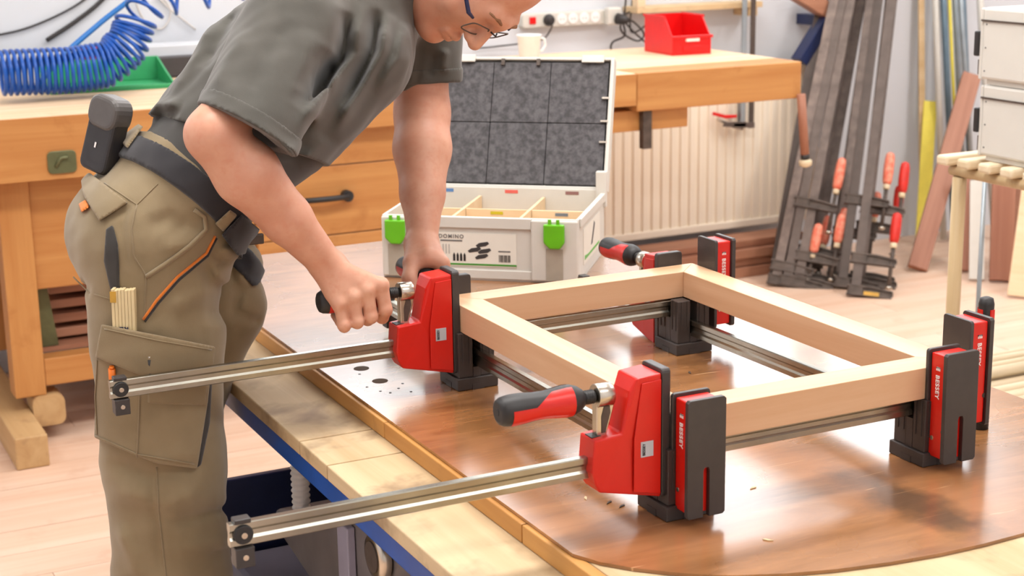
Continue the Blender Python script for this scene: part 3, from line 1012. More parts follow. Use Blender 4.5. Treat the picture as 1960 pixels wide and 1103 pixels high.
MB().box((BW, .055, BH - .006), (BW + .004, BD + .004, BH + .002)).build('rim', 'red_bin', bn)
cp = thing('plastic_cup', 'milky white plastic measuring cup on the bench', 'cup', (1.47, 3.28, BZ + .0005))
MB().lathe([(0, .031), (.002, .033), (.078, .040), (.080, .043), (.083, .043), (.0832, .0395), (.006, .031)], (0, 0, 0), (0, 0, 1), 28).build('cup_body', 'cupplastic', cp)
MB().tube([(.038, .0, .07), (.058, 0, .066), (.062, 0, .045), (.050, 0, .028), (.036, 0, .022)], .004, 8).build('cup_handle', 'cupplastic', cp)
ps = thing('power_strip', 'white power strip with a red switch on the back wall', 'power strip', (1.64, WB, .975))
MB().prism(rrect(.36, .052, .012, 4, .18, .026), -.040, -.0005, axis='y').build('strip_body', 'caseplastic', ps, .004)
MB().box((.026, -.045, .014), (.052, -.0402, .040)).build('switch', 'red_bin', ps, .002, label='red rocker switch')
pd = MB().lathe([(0, .021), (.004, .022), (.016, .019), (.03, .011)], (.104, -.041, .026), (0, -1, 0), 18).build('plug', 'darkcable', ps, label='black plug')
for k in range(4):
    so = MB().lathe([(0, .0205), (.002, .0205), (.0022, .017)], (.160 + k * .047, -.0402, .026), (0, -1, 0), 18).build('socket', 'cupplastic', ps)
    for dx in (-.006, .006):
        MB().cyl((.160 + k * .047 + dx, -.0426, .026), (.160 + k * .047 + dx, -.0421, .026), .0024, n=8).build('socket_hole', 'grey_print', so)
MB().box((.335, -.075, -.004), (.395, -.041, .062)).build('adapter', 'caseplastic', ps, .008, label='white plug adapter')
MB().lathe([(0, .021), (.03, .018), (.05, .008)], (.375, -.075, .02), (.5, -1, -.1), 14).build('plug', 'darkcable', ps)


def wire(name, pts, r, m, label, cat='cable', grp=None, n=8, steps=10):
    """smooth curve through points"""
    P = [Vector(p) for p in pts]
    P = [P[0] * 2 - P[1]] + P + [P[-1] * 2 - P[-2]]
    out = []
    for i in range(1, len(P) - 2):
        for k in range(steps):
            t = k / steps
            out.append(.5 * ((2 * P[i]) + (P[i + 1] - P[i - 1]) * t + (2 * P[i - 1] - 5 * P[i] + 4 * P[i + 1] - P[i + 2]) * t * t + (3 * P[i] - P[i - 1] - 3 * P[i + 1] + P[i + 2]) * t ** 3))
    out.append(P[-2])
    return tag(MB().tube(out, r, n).build(name, m), label, cat, grp)

YW = WB - .02
wire('power_cable', [(2.03, YW - .06, 1.0), (2.06, YW - .03, .93), (2.01, YW - .02, .90), (2.02, YW - .01, .82), (2.02, YW, .60)], .004, 'darkcable', 'black cable hanging straight down from the white adapter')
wire('power_cable', [(2.03, YW - .06, .995), (2.09, YW - .04, .98), (2.15, YW - .02, .93), (2.12, YW - .02, .905), (2.05, YW - .02, .95), (2.08, YW, 1.03), (2.09, YW, 1.2)], .0035, 'darkcable', 'black cable looping up beside the red bin')
wire('power_cable', [(2.04, YW - .05, .99), (2.10, YW - .03, .94), (2.17, YW - .02, .88), (2.18, YW - .02, .80)], .0035, 'darkcable', 'black cable slanting from the adapter to behind the red bin')
wire('power_cable', [(2.03, YW - .05, 1.0), (2.12, YW - .02, 1.02), (2.17, YW - .01, .97), (2.10, YW - .01, .94), (2.11, YW, 1.06), (2.12, YW, 1.2)], .003, 'darkcable', 'thin black cable rising in a loop by the wall')
wire('power_cable', [(1.745, WB - .072, .998), (1.735, WB - .07, .965), (1.70, WB - .05, .93), (1.55, WB - .02, .915), (1.45, WB - .02, .912)], .003, 'darkcable', 'thin cable from the black plug drooping behind the cup')
wire('wall_cable', [(-.045, WB - .012, 1.02), (.05, WB - .012, 1.075), (.14, WB - .012, 1.14), (.24, WB - .012, 1.25)], .007, 'darkcable', 'thick black cable slanting up the wall behind the coiled hose')
wire('wall_cable', [(-.40, WB - .01, 1.03), (-.19, WB - .01, 1.045), (-.06, WB - .01, 1.075), (.08, WB - .01, 1.14), (.16, WB - .01, 1.22)], .0035, 'grey_print' if False else 'darkcable', 'thin grey cable curving up the wall at the far end of the bench')
wire('wall_cable', [(.255, WB - .01, 1.25), (.25, WB - .01, 1.13), (.28, WB - .01, 1.06), (.33, WB - .01, 1.04), (.36, WB - .01, 1.10), (.30, WB - .01, 1.18), (.34, WB - .01, 1.12), (.44, WB - .01, 1.03)], .003, 'whitecable', 'thin white cable curling on the wall behind the hose loops')

# white back ledge and the shade of a gap behind the hose painted as a dark box
tag(MB().box((-1.1, 3.50, 0.), (.62, 3.62, 1.00)).build('back_ledge', 'wall', None, .004), 'white boxed ledge running behind the bench', 'ledge')
tag(MB().box((.16, 3.435, BZ + .0005), (.40, 3.495, .968)).build('dark_gap', plain('dark_gap', srgb(66, 62, 64), .5), None, .003), 'dark gap at the back of the bench beside the green tray, built as a low box', 'box')
tr = thing('green_tray', 'shallow green plastic tray under the coiled hose', 'tray', (-.14, 3.17, BZ + .0005), (0, 0, -.05))
MB().box((0, 0, 0), (.36, .235, .004)).build('tray_floor', 'greentray', tr)
for lo, hi in (((0, 0, .004), (.36, .006, .014)), ((0, .229, .004), (.36, .235, .075)), ((0, .006, .004), (.006, .229, .045))):
    MB().box(lo, hi).build('tray_wall', 'greentray', tr, .002)
MB().prism([(.006, .004), (.229, .004), (.229, .075), (.12, .045), (.006, .016)], .354, .36, axis='x').build('tray_wall', 'greentray', tr, .001)
tag(MB().prism([(.0, 3.40), (.05, 3.39), (.06, 3.43), (.01, 3.44)], BZ + .0005, 1.02).build('red_clip', 'red_bin', None, .004), 'small red plastic piece peeking out behind the hose coil', 'clip')

# coiled air hose
pts = []
path = [(-.300, 3.05, .990), (-.10, 3.05, .985), (.00, 3.05, .995), (.065, 3.06, 1.045), (.095, 3.07, 1.11), (.150, 3.08, 1.165), (.24, 3.08, 1.175), (.33, 3.08, 1.185), (.42, 3.08, 1.20), (.56, 3.08, 1.24)]
path = [Vector(p) for p in path]
pitch = [24, 13, 11, 9, 3, 1.6, 1.5, 1.4, 1.6]
rad = [.060, .062, .062, .060, .055, .048, .045, .042, .040, .040]
ang = 0
for i in range(len(path) - 1):
    turns = pitch[i] * (path[i + 1] - path[i]).length / .15 if i > 3 else pitch[i] * 0 + [12, 6.5, 5, 4][i]
    n = max(8, int(turns * 18))
    d0 = (path[i] - path[max(i - 1, 0)] if i else path[1] - path[0]).normalized()
    d1 = (path[i + 1] - path[i]).normalized()
    for k in range(n):
        t = k / n
        c = path[i].lerp(path[i + 1], t)
        d = d0.lerp(d1, min(1, t * 1.5)).normalized()
        u = Vector((0, 1, 0)); u = (u - d * u.dot(d)).normalized(); w_ = d.cross(u)
        r = rad[i] + (rad[i + 1] - rad[i]) * t
        a0 = ang + 2 * PI * turns * t
        pts.append(c + (u * math.cos(a0) + w_ * math.sin(a0)) * r)
    ang += 2 * PI * turns
zmin = min(p.z for p in pts)
for p in pts:
    p.z += max(0, BZ + .012 - zmin)
tag(MB().tube(pts, .0056, 8).build('coiled_hose', 'bluehose'), 'blue coiled air hose lying on the bench, its end pulled up in loops', 'hose')
wire('air_hose', [(-.20, 3.10, .925), (-.12, 3.16, 1.00), (.02, 3.2, 1.10), (.12, 3.2, 1.17), (.26, 3.2, 1.28)], .0085, 'bluehose2', 'straight light blue air hose rising behind the coil', 'hose')

# ================================================================== old steel screw clamps leaning by the radiator
def steel_clamp(label, base, top, throat, slide, grip, hlen=.115, badge=False, grp='old steel clamps leaning by the radiator', name='screw_clamp'):
    """bar from base (on the floor) to top; jaws point along throat; slide = height of sliding jaw along the bar"""
    base, top, th = Vector(base), Vector(top), Vector(throat)
    zax = (top - base).normalized()
    xax = (th - zax * th.dot(zax)).normalized()
    yax = zax.cross(xax)
    L = (top - base).length
    c = thing(name, label, 'clamp', base, (0, 0, 0), grp)
    c.matrix_world = Matrix(((xax.x, yax.x, zax.x, base.x), (xax.y, yax.y, zax.y, base.y), (xax.z, yax.z, zax.z, base.z), (0, 0, 0, 1)))
    MB().box((-.0175, -.0055, .006), (.0175, .0055, L)).build('bar', 'oldsteel', c, .0015)
    def jaw(z0, name, h):
        j = MB().prism([(-.030, z0), (.120, z0 + .004), (.135, z0 + .010), (.135, z0 + .024), (.060, z0 + h), (-.030, z0 + h)], -.0035, .0035, axis='y').build(name, 'castiron', c, .001)
        for za, zb_ in ((z0 - .002, z0 + .005),):
            MB().box((-.032, -.0125, za), (.130, .0125, zb_)).build('jaw_flange', 'castiron', j, .0015)
        MB().prism([(-.032, z0 + h - .004), (.058, z0 + h - .004), (.132, z0 + .021), (.132, z0 + .028), (.060, z0 + h + .003), (-.032, z0 + h + .003)], -.0120, .0120, axis='y').build('jaw_flange', 'castiron', j, .001)
        MB().box((-.026, -.0105, z0), (.026, .0105, z0 + h)).build('bar_collar', 'castiron', j, .002)
        return j
    f = jaw(.004, 'fixed_jaw', .034)
    if badge:
        MB().box((.03, -.0132, .006), (.085, -.0122, .020)).build('badge', 'brassy', f)
    jaw(slide, 'sliding_jaw', .034)
    MB().cyl((.116, 0, max(.045, slide - .08)), (.116, 0, slide + .075), .0075, n=10).build('screw', 'castiron', c)
    MB().lathe([(0, .010), (.004, .015), (.010, .012)], (.116, 0, max(.040, slide - .085)), (0, 0, 1), 12).build('swivel_foot', 'chrome', c)
    zf = slide + .070
    MB().lathe([(0, .010), (.004, .0125), (.018, .0125), (.020, .011)], (.116, 0, zf), (0, 0, 1), 12).build('ferrule', 'dowel', c)
    MB().lathe([(0, .0125), (.012, .0175), (hlen * .4, .0195), (hlen * .8, .0185), (hlen * .95, .0150), (hlen, .006)], (.116, 0, zf + .019), (0, 0, 1), 14).build('handle', grip, c)
    return c

TH = (.80, -.60, 0)
# first bundle beside the radiator: six bars
steel_clamp('old steel screw clamp at the bundle edge nearest the radiator', (2.470, 3.235, .004), (3.02, 3.55, 1.35), TH, .060, 'handlered')
steel_clamp('old steel screw clamp with a pale red handle held high over its bundle', (2.500, 3.205, .004), (3.06, 3.55, 1.38), TH, .310, 'handlered', .125)
steel_clamp('old steel screw clamp whose low worn handle stands left of its twin', (2.535, 3.180, .004), (3.10, 3.55, 1.40), TH, .100, 'handlered')
steel_clamp('old steel screw clamp in the middle of the bundle beside the radiator', (2.590, 3.235, .004), (3.15, 3.60, 1.42), TH, .105, 'handlered')
steel_clamp('old steel screw clamp behind the bundle beside the radiator', (2.560, 3.290, .004), (3.13, 3.66, 1.42), TH, .030 + .04, 'handlered')
# second bundle nearer the poles
steel_clamp('old steel screw clamp with a yellow badge on its foot jaw', (2.625, 2.955, .004), (3.15, 3.40, 1.42), TH, .125, 'handlenew', .115, True)
steel_clamp('old steel screw clamp with a tall pale handle in the second bundle', (2.660, 3.075, .004), (3.17, 3.50, 1.42), TH, .325, 'handlered', .125)
steel_clamp('old steel screw clamp with a bright red handle at the outer edge of the bundle', (2.730, 3.060, .004), (3.22, 3.48, 1.44), TH, .285, 'handlenew', .120)
steel_clamp('old steel screw clamp with a low red handle behind the second bundle', (2.770, 3.120, .004), (3.26, 3.55, 1.44), TH, .200, 'handlenew', .100)
steel_clamp('old steel screw clamp at the back of the second bundle', (2.690, 3.160, .004), (3.215, 3.60, 1.44), TH, .180, 'handlered', .100)

# long steel profiles between the clamp bars
for i, (x, y, x2, y2, lab) in enumerate(((2.515, 3.30, 3.07, 3.665, 'long dark steel strip leaning closest to the radiator'), (2.60, 3.36, 3.17, 3.68, 'long dark steel strip leaning against the wall behind the pale red handle'), (2.72, 3.21, 3.245, 3.60, 'long dark steel strip in front of the wall between the handles'), (2.66, 3.31, 3.22, 3.68, 'long dark steel strip leaning behind the first clamp bundle'), (2.80, 3.26, 3.30, 3.68, 'long dark steel strip leaning behind the second clamp bundle'), (2.74, 3.36, 3.27, 3.68, 'long dark steel strip leaning between the two clamp bundles'))):
    d = Vector((x2 - x, y2 - y, 1.50)); L = d.length
    o = MB().box((-.022, -.006, 0), (.022, .006, L)).build('steel_strip', 'oldsteel', None, .001)
    zx = d.normalized(); xx = (Vector((.85, -.5, 0)) - zx * Vector((.85, -.5, 0)).dot(zx)).normalized(); yy = zx.cross(xx)
    o.matrix_world = Matrix(((xx.x, yy.x, zx.x, x), (xx.y, yy.y, zx.y, y), (xx.z, yy.z, zx.z, .012), (0, 0, 0, 1)))
    tag(o, lab, 'steel strip')

# two slim clamps hanging on a wall rail behind the bench
sr = thing('wall_rail', 'pale wooden rail on the back wall above the bench end', 'rail', (2.08, WB, 1.0))
MB().box((0, -.11, .012), (.56, -.0005, .034)).build('rail_board', 'rawx', sr, .002)
MB().box((.0, -.11, .0345), (.035, -.07, .30)).build('rail_post', 'birch', sr, .002)
MB().box((.500, -.105, -.02), (.54, -.0005, .0115)).build('rail_bracket', 'rawx', sr, .002)
def hang(label, x, m, zlo):
    c = thing('hanging_clamp', label, 'clamp', (x, 3.545, zlo), (0, 0, 0), 'slim clamps hanging behind the bench')
    MB().box((-.010, -.004, 0), (.010, .004, 1.22 - zlo)).build('bar', m, c, .001)
    MB().prism([(-.09, .010), (.014, .0), (.014, .022), (-.08, .026)], -.006, .006, axis='y').build('jaw', 'oldsteel', c, .002)
    MB().prism([(-.09, .010 + .9 * (1.22 - zlo)), (.014, .9 * (1.22 - zlo)), (.014, .022 + .9 * (1.22 - zlo)), (-.08, .026 + .9 * (1.22 - zlo))], -.006, .006, axis='y').build('jaw', 'oldsteel', c, .002)
    return c
hang('slim steel clamp hanging behind the bench, the one nearer the red bin', 2.525, 'tube', .560)
hang('slim brownish steel clamp hanging behind the bench end', 2.565, 'oldsteel', .555)
rc = thing('small_red_clamp', 'small red handled clamp hanging before the radiator', 'clamp', (2.40, 3.565, .585), (0, 0, 0))
MB().prism([(0, .03), (.06, .012), (.11, .012), (.11, .024), (.06, .026), (.005, .042)], -.006, .006, axis='y').build('handle', 'red_bin', rc, .002)
MB().prism([(.02, .008), (.10, -.03), (.14, -.04), (.145, -.030), (.09, -.012), (.03, .018)], -.005, .005, axis='y').build('jaw', 'chrome', rc, .002)
MB().cyl((.122, 0, -.03), (.122, 0, .22), .006, n=8).build('bar', 'tube', rc)

# wooden and blue bracket on the wall
wk = thing('angle_bracket', 'brown and dark blue angled bracket behind the clamp bundle', 'bracket', (0, 3.52, 0))
def slab(x0, z0, x1, z1, h, nm, m):
    d = Vector((x1 - x0, 0, z1 - z0)).normalized(); n_ = Vector((-d.z, 0, d.x)) * h / 2
    MB().prism([(x0 + n_.x, z0 + n_.z), (x1 + n_.x, z1 + n_.z), (x1 - n_.x, z1 - n_.z), (x0 - n_.x, z0 - n_.z)], -.03, .03, axis='y').build(nm, m, wk, .003)
slab(2.765, .800, 2.905, .985, .045, 'blue_arm', 'navy')
slab(2.70, 1.09, 2.955, .955, .060, 'wooden_arm', 'mahogx')
MB().box((2.88, .03, .93), (2.93, .178, .97)).build('wall_mount', 'navy', wk)

# ================================================================== poles, strips and planks in the corner
def leaner(name, label, cat, base, top, w, h, m, grp=None, face=(1, 0, 0), bev=.001, rnd=False):
    b0, t0 = Vector(base), Vector(top)
    d = t0 - b0; L = d.length; zx = d.normalized(); fx = Vector(face)
    xx = (fx - zx * fx.dot(zx)).normalized(); yy = zx.cross(xx)
    mb = MB().cyl((0, 0, 0), (0, 0, L), w / 2, n=14) if rnd else MB().box((-w / 2, -h / 2, 0), (w / 2, h / 2, L))
    o = mb.build(name, m, None, 0 if rnd else bev)
    o.matrix_world = Matrix(((xx.x, yy.x, zx.x, b0.x), (xx.y, yy.y, zx.y, b0.y), (xx.z, yy.z, zx.z, b0.z), (0, 0, 0, 1)))
    return tag(o, label, cat, grp)

G = 'tubes leaning in the corner'
leaner('metal_tube', 'white tube, first of the row leaning behind the yellow strip', 'tube', (3.535, 3.52, .012), (3.50, 3.675, 1.6), .026, 0, 'caseplastic', G, rnd=True)
leaner('metal_tube', 'blue grey tube leaning next to the white one', 'tube', (3.575, 3.50, .012), (3.535, 3.675, 1.6), .026, 0, 'bluetube', G, rnd=True)
leaner('metal_tube', 'thin yellow tube between the blue grey tubes', 'tube', (3.605, 3.50, .012), (3.570, 3.678, 1.6), .014, 0, 'yellow', G, rnd=True)
leaner('metal_tube', 'grey aluminium tube leaning in the middle of the row', 'tube', (3.635, 3.50, .012), (3.600, 3.675, 1.6), .026, 0, 'tube', G, rnd=True)
leaner('metal_tube', 'pale blue tube leaning beside the grey tube', 'tube', (3.675, 3.50, .012), (3.640, 3.675, 1.6), .026, 0, 'bluetube', G, rnd=True)
leaner('metal_tube', 'thick dark grey tube leaning in front of the others', 'tube', (3.62, 3.42, .012), (3.585, 3.645, 1.6), .022, 0, 'tube', G, rnd=True)
leaner('metal_tube', 'white flat pole nearest the stacked cases', 'tube', (3.75, 3.45, .012), (3.71, 3.67, 1.6), .030, 0, 'caseplastic', G, rnd=True)
leaner('wood_lath', 'pale lath leaning behind the yellow strip', 'lath', (3.49, 3.60, .004), (3.47, 3.69, 1.5), .030, .008, 'rawx')
leaner('yellow_strip', 'wide yellow plastic strip leaning at the foot of the tubes', 'strip', (3.40, 3.50, .005), (3.515, 3.62, .585), .055, .008, 'yellow', face=(.9, -.4, 0))
P_ = 'planks leaning in the corner'
leaner('leaning_plank', 'long reddish plank leaning at a slant beside the clamp bundle', 'plank', (3.085, 3.155, .012), (3.60, 3.475, .70), .075, .03, 'mahog', P_, face=(.8, -.6, -.3))
leaner('leaning_plank', 'dark reddish plank seen under the slatted cart top', 'plank', (3.22, 3.06, .008), (3.33, 3.20, .36), .06, .025, 'mahog', P_, face=(.8, -.6, 0))
leaner('leaning_plank', 'white board standing behind the thin cart rod', 'plank', (3.17, 2.92, .008), (3.255, 3.035, .36), .055, .02, 'caseplastic', P_, face=(.8, -.6, 0))
leaner('leaning_plank', 'broad reddish plank standing behind the cart', 'plank', (3.235, 2.86, .008), (3.36, 3.01, .46), .085, .03, 'mahog', P_, face=(.8, -.6, 0))
leaner('leaning_plank', 'brown plank deepest in the corner behind the cart', 'plank', (3.36, 2.93, .008), (3.49, 3.09, .46), .08, .03, 'mahogx', P_, face=(.8, -.6, 0))
leaner('pale_board', 'large pale plywood board standing behind the cart', 'board', (3.15, 2.62, .004), (3.33, 2.74, .62), .16, .02, 'birch', face=(.75, -.66, 0))

# ================================================================== slatted cart with two cases
ct = thing('slatted_cart', 'wooden cart with slatted top and round legs', 'cart', (0, 0, 0))
for x, w in ((1.475, 1.165), (2.02, 1.165), (1.475, .70), (2.02, .70)):
    MB().cyl((x, w, 0), (x, w, .815), .0160, n=14).build('leg', 'polewood', ct)
for x in (1.475, 2.02):
    MB().tube([(x, 1.19, .828), (x, .68, .828)], .0128, 12).build('bearer', 'polewood', ct)
for k in range(8):
    w = 1.185 - k * .067
    MB().box((1.437, w - .019, .842), (2.06, w + .019, .864)).build('slat', 'dowel', ct, .006)
MB().box((1.46, .69, .285), (2.04, 1.30, .305)).build('lower_shelf', 'mahogx', ct, .003)
MB().cyl((1.755, 1.385, 0), (1.755, 1.385, .83), .006, n=10).build('rod', 'tube', ct)
MB().tube([(1.755, 1.385, .826), (1.755, 1.165, .826)], .006, 8).build('rod', 'tube', ct)
MB().box((1.52, 1.17, .27), (1.56, 1.31, .2845)).build('shelf_bearer', 'polewood', ct)

def stack_case(label, z0, dx, dw):
    c = thing('equipment_case', label, 'case', (1.462 + dx, 1.092 + dw, z0), (0, 0, 0), 'light grey cases stacked on the cart')
    D, W_, H = .396, .296, .166
    MB().box((0, -D, .012), (W_, 0, H)).build('body', 'caseplastic', c, .006)
    MB().box((-.003, -D - .003, H - .030), (W_ + .003, .003, H - .026)).build('lid_seam', 'castiron', c)
    for k in range(4):
        MB().box((.01 + k * .07, -D + .01, .0005), (.05 + k * .07, -.01, .0118)).build('foot_rail', 'caseplastic', c)
    MB().box((.002, .0, .010), (.30, .010, H - .002)).build('latch_rail', 'caseplastic', c, .003)
    for x in (-.002, .22):
        lt = MB().box((x, .0103, .060), (x + .045, .024, H - .052)).build('latch', 'rubber', c, .003)
        MB().box((x + .01, .0103, .020), (x + .035, .018, .052)).build('latch_base', 'castiron', c)
    for z in (.03, .08, .13):
        for w in (-.012, -D + .012):
            MB().cyl((-.0008, w, z), (.0, w, z), .002, n=8).build('rivet', 'grey_print', c)
    return c
stack_case('light grey case standing directly on the cart slats', .8645, 0, 0)
stack_case('light grey case on top of the other case', 1.0312, -.006, .004)

# dowels on the cart shelf
dk = [(1.50, 1.26, .318, .0125, 1), (1.47, 1.225, .320, .0145, 1), (1.52, 1.19, .3195, .014, 1), (1.48, 1.15, .322, .0165, 1), (1.50, 1.11, .3205, .015, 1), (1.49, 1.07, .3215, .016, 1),
      (1.44, 1.243, .3405, .012, 0), (1.51, 1.165, .3475, .0125, 0), (1.50, 1.125, .351, .0135, 0), (1.47, 1.205, .3463, .0135, 0), (1.46, 1.03, .3215, .016, 0), (1.50, .99, .3215, .016, 0)]
words = ['rearmost pale dowel lying on the cart shelf', 'second pale dowel from the back of the cart shelf', 'third pale dowel from the back of the cart shelf', 'thick hollow dowel end showing beside the lettered jaws', 'fifth pale dowel from the back of the cart shelf',
         'sixth pale dowel from the back of the cart shelf', 'pale dowel resting on top at the back of the pile', 'pale dowel resting on top at the middle of the pile', 'pale dowel resting on top near the front of the pile', 'pale dowel lying in the groove between the rear dowels', 'pale dowel near the front of the cart shelf', 'foremost pale dowel on the cart shelf']
for k, (x, w, z, r, hol) in enumerate(dk):
    d = thing('wooden_dowel', words[k], 'dowel', (x, w, z + .0), (0, 0, 0), 'dowels on the cart shelf')
    MB().cyl((0, 0, 0), (.52, 0, 0), r, n=16).build('dowel_body', 'dowel', d)
    if hol:
        MB().cyl((-.0006, 0, 0), (.0, 0, 0), r * .6, n=14).build('end_bore', plain('dowel_bore', srgb(96, 78, 58), .8), d)

# ================================================================== the worker
m, nt, b = nmat('skin')
v = coords(nt)
col = mixc(nt, ramp(nt, noise(nt, v, 16, 4), .3, .75), srgb(216, 164, 137), srgb(196, 136, 110))
col = mixc(nt, ramp(nt, noise(nt, v, 90, 3), .5, 1.1), col, srgb(202, 132, 104))
nt.links.new(col, b.inputs['Base Color'])
b.inputs['Roughness'].default_value = .48
b.inputs['Subsurface Weight'].default_value = .12
b.inputs['Subsurface Radius'].default_value = (.012, .005, .003)
bump(nt, b, noise(nt, v, 300, 3), .10, .0006)
M['skin'] = m

def cloth(name, c1, c2, weave=900, rough=.85, bmp=.25, fuzz=.25):
    m, nt, b = nmat(name)
    v = coords(nt)
    col = mixc(nt, ramp(nt, noise(nt, v, 9, 4), .35, .65), c1, c2)
    nt.links.new(col, b.inputs['Base Color'])
    b.inputs['Roughness'].default_value = rough
    b.inputs['Sheen Weight'].default_value = fuzz
    b.inputs['Specular IOR Level'].default_value = .2
    bump(nt, b, noise(nt, v, weave, 2), bmp, .0006)
    M[name] = m
    return m

cloth('shirt_cotton', srgb(88, 85, 79), srgb(77, 75, 69))
cloth('trouser_canvas', srgb(144, 127, 98), srgb(130, 113, 85), 700)
cloth('trouser_dark', srgb(66, 62, 58), srgb(56, 54, 52), 700)
cloth('belt_web', srgb(52, 50, 52), srgb(40, 40, 44), 1200)
cloth('orange_piping', srgb(226, 130, 50), srgb(206, 112, 40), 900)

# joints
RS, RE, RW = (-0.2489, 0.6644, 1.2668), (-0.4098, 0.5542, 1.1359), (-0.2545, 0.5667, 0.9402)
LS, LE, LW = (0.0607, 0.9129, 1.2847), (0.0493, 0.8962, 1.0951), (-0.0045, 0.7834, 0.9058)
B0, T1, T2, T3, NK = (-0.3818, 0.7747, 1.0332), (-0.3122, 0.7849, 1.0963), (-0.2353, 0.7915, 1.1719), (-0.1328, 0.7966, 1.2622), (-0.0390, 0.7726, 1.3397)

# head frame: face bent down over the work, turned a little to the viewer
cR, cU, cB = V3((.8947, -.4464, -.0156)), V3((.1199, .2064, .9711)), V3((-.4303, -.8707, .2382))
ps_ = math.radians(26)
hx = math.cos(ps_) * cR + math.sin(ps_) * cB
hz = math.cos(ps_) * cB - math.sin(ps_) * cR
Hu = .985 * hx + .174 * cU
Hf = .174 * hx - .985 * cU
Hr = np.cross(Hf, Hu)          # his right side, towards the viewer
HC = V3((0.0563, 0.6697, 1.3446))
hp_ = lambda f, r, u: HC + Hf * f + Hr * r + Hu * u
AX = np.array([Hf, Hr, Hu])

def arm(S, E, W_, r):
    S, E, W_ = V3(S), V3(E), V3(W_)
    q = lambda t: E + (W_ - E) * t
    d = (W_ - E) / np.linalg.norm(W_ - E)
    return [(rcone(S, E, r[0], r[1]), .01), (rcone(E, q(.30), r[1], r[2]), .012), (rcone(q(.30), q(.66), r[2], r[3]), .012), (rcone(q(.66), W_, r[3], r[4]), .012)]

parts_ = [rcone(B0, T2, .075, .08, (.1, 1, 0), 1.3), (rcone(T2, T3, .08, .075, (.45, .89, 0), 1.4), .03), (rcone(T3, NK, .06, .052), .04),
          (rcone(NK, hp_(-.03, 0, -.03), .056, .056), .04),
          (rcone(T3, RS, .05, .042), .03), (rcone(T3, LS, .05, .042), .03)]
parts_ += arm(RS, RE, RW, (.042, .037, .0455, .035, .0250))
parts_ += arm(LS, LE, LW, (.042, .046, .0475, .036, .0250))
# ---- right hand closed round the clamp handle (axis along X at y .572, z .8757)
HY, HZ = .572, .8758
rw = V3(RW)
mcp = [V3((-.1755, HY - .030, HZ + .021)), V3((-.1985, HY - .031, HZ + .016)), V3((-.2205, HY - .030, HZ + .009)), V3((-.2405, HY - .027, HZ + .001))]
for i, k in enumerate(mcp):
    rr = (.0108, .0108, .0104, .0094)[i]
    ln = (1.0, 1.06, 1.0, .86)[i]
    pip = V3((k[0] + .004, HY - .033, k[2] - .036 * ln))
    dip = V3((k[0] + .007, HY - .012, HZ - .030 - .002 * (i < 3)))
    tip = V3((k[0] + .008, HY + .014, HZ - .026))
    base = rw + (k - rw) * .18 + V3((0, 0, -.003))
    parts_ += [(rcone(base, k, .0140, .0110), .010), (rcone(k, pip, rr, rr - .0006), .0030), (rcone(pip, dip, rr - .0004, rr - .001), .0022), (rcone(dip, tip, rr - .001, rr - .0025), .0022)]
    parts_ += [(ellip(k + V3((0, -.002, .002)), np.eye(3), (.0100, .0105, .0112)), .005), (ellip(pip + V3((0, -.001, 0)), np.eye(3), (.0100, .0108, .0112)), .0025)]
# heel of the hand and thumb round the far side
parts_ += [(rcone(rw + V3((.005, .004, -.012)), V3((-.240, HY - .012, HZ + .018)), .020, .016), .015),
           (rcone(rw + V3((.022, .012, -.010)), V3((-.200, HY + .020, HZ + .020)), .018, .013), .012),
           (rcone(V3((-.200, HY + .020, HZ + .020)), V3((-.176, HY + .028, HZ + .002)), .0125, .0112), .006), (rcone(V3((-.176, HY + .028, HZ + .002)), V3((-.160, HY + .022, HZ - .020)), .0112, .0092), .005)]

# ---- left hand on the far handle (axis along Y at x -.024, z .852)
LX, LZ = -.024, .852
lw = V3(LW)
lk = [V3((LX + .026, .722, LZ + .022)), V3((LX + .029, .745, LZ + .020)), V3((LX + .029, .767, LZ + .016)), V3((LX + .026, .788, LZ + .010))]
for i, k in enumerate(lk):
    rr = (.0108, .0110, .0104, .0094)[i]
    pip = V3((LX + .034, k[1] - .002, k[2] - .036))
    dip = V3((LX + .014, k[1] - .004, LZ - .031))
    tip = V3((LX - .013, k[1] - .005, LZ - .027))
    base = lw + (k - lw) * .2
    parts_ += [(rcone(base, k, .0145, .0120), .012), (rcone(k, pip, rr + .0008, rr), .006), (rcone(pip, dip, rr, rr - .0006), .004), (rcone(dip, tip, rr - .0006, rr - .002), .004)]
parts_ += [(rcone(lw + V3((-.012, -.004, -.010)), V3((LX - .018, .742, LZ + .024)), .018, .0145), .014),
           (rcone(V3((LX - .018, .742, LZ + .024)), V3((LX - .032, .722, LZ + .004)), .0135, .0118), .006), (rcone(V3((LX - .032, .722, LZ + .004)), V3((LX - .026, .708, LZ - .018)), .0118, .0094), .005),
           (rcone(lw + V3((.0, .012, -.015)), V3((LX + .006, .782, LZ + .020)), .019, .015), .014),
           (rcone(lw + V3((-.004, -.004, -.012)), V3((LX + .006, .735, LZ + .032)), .022, .017), .014), (rcone(lw + V3((-.004, 0, -.012)), V3((LX + .004, .765, LZ + .030)), .022, .016), .014)]

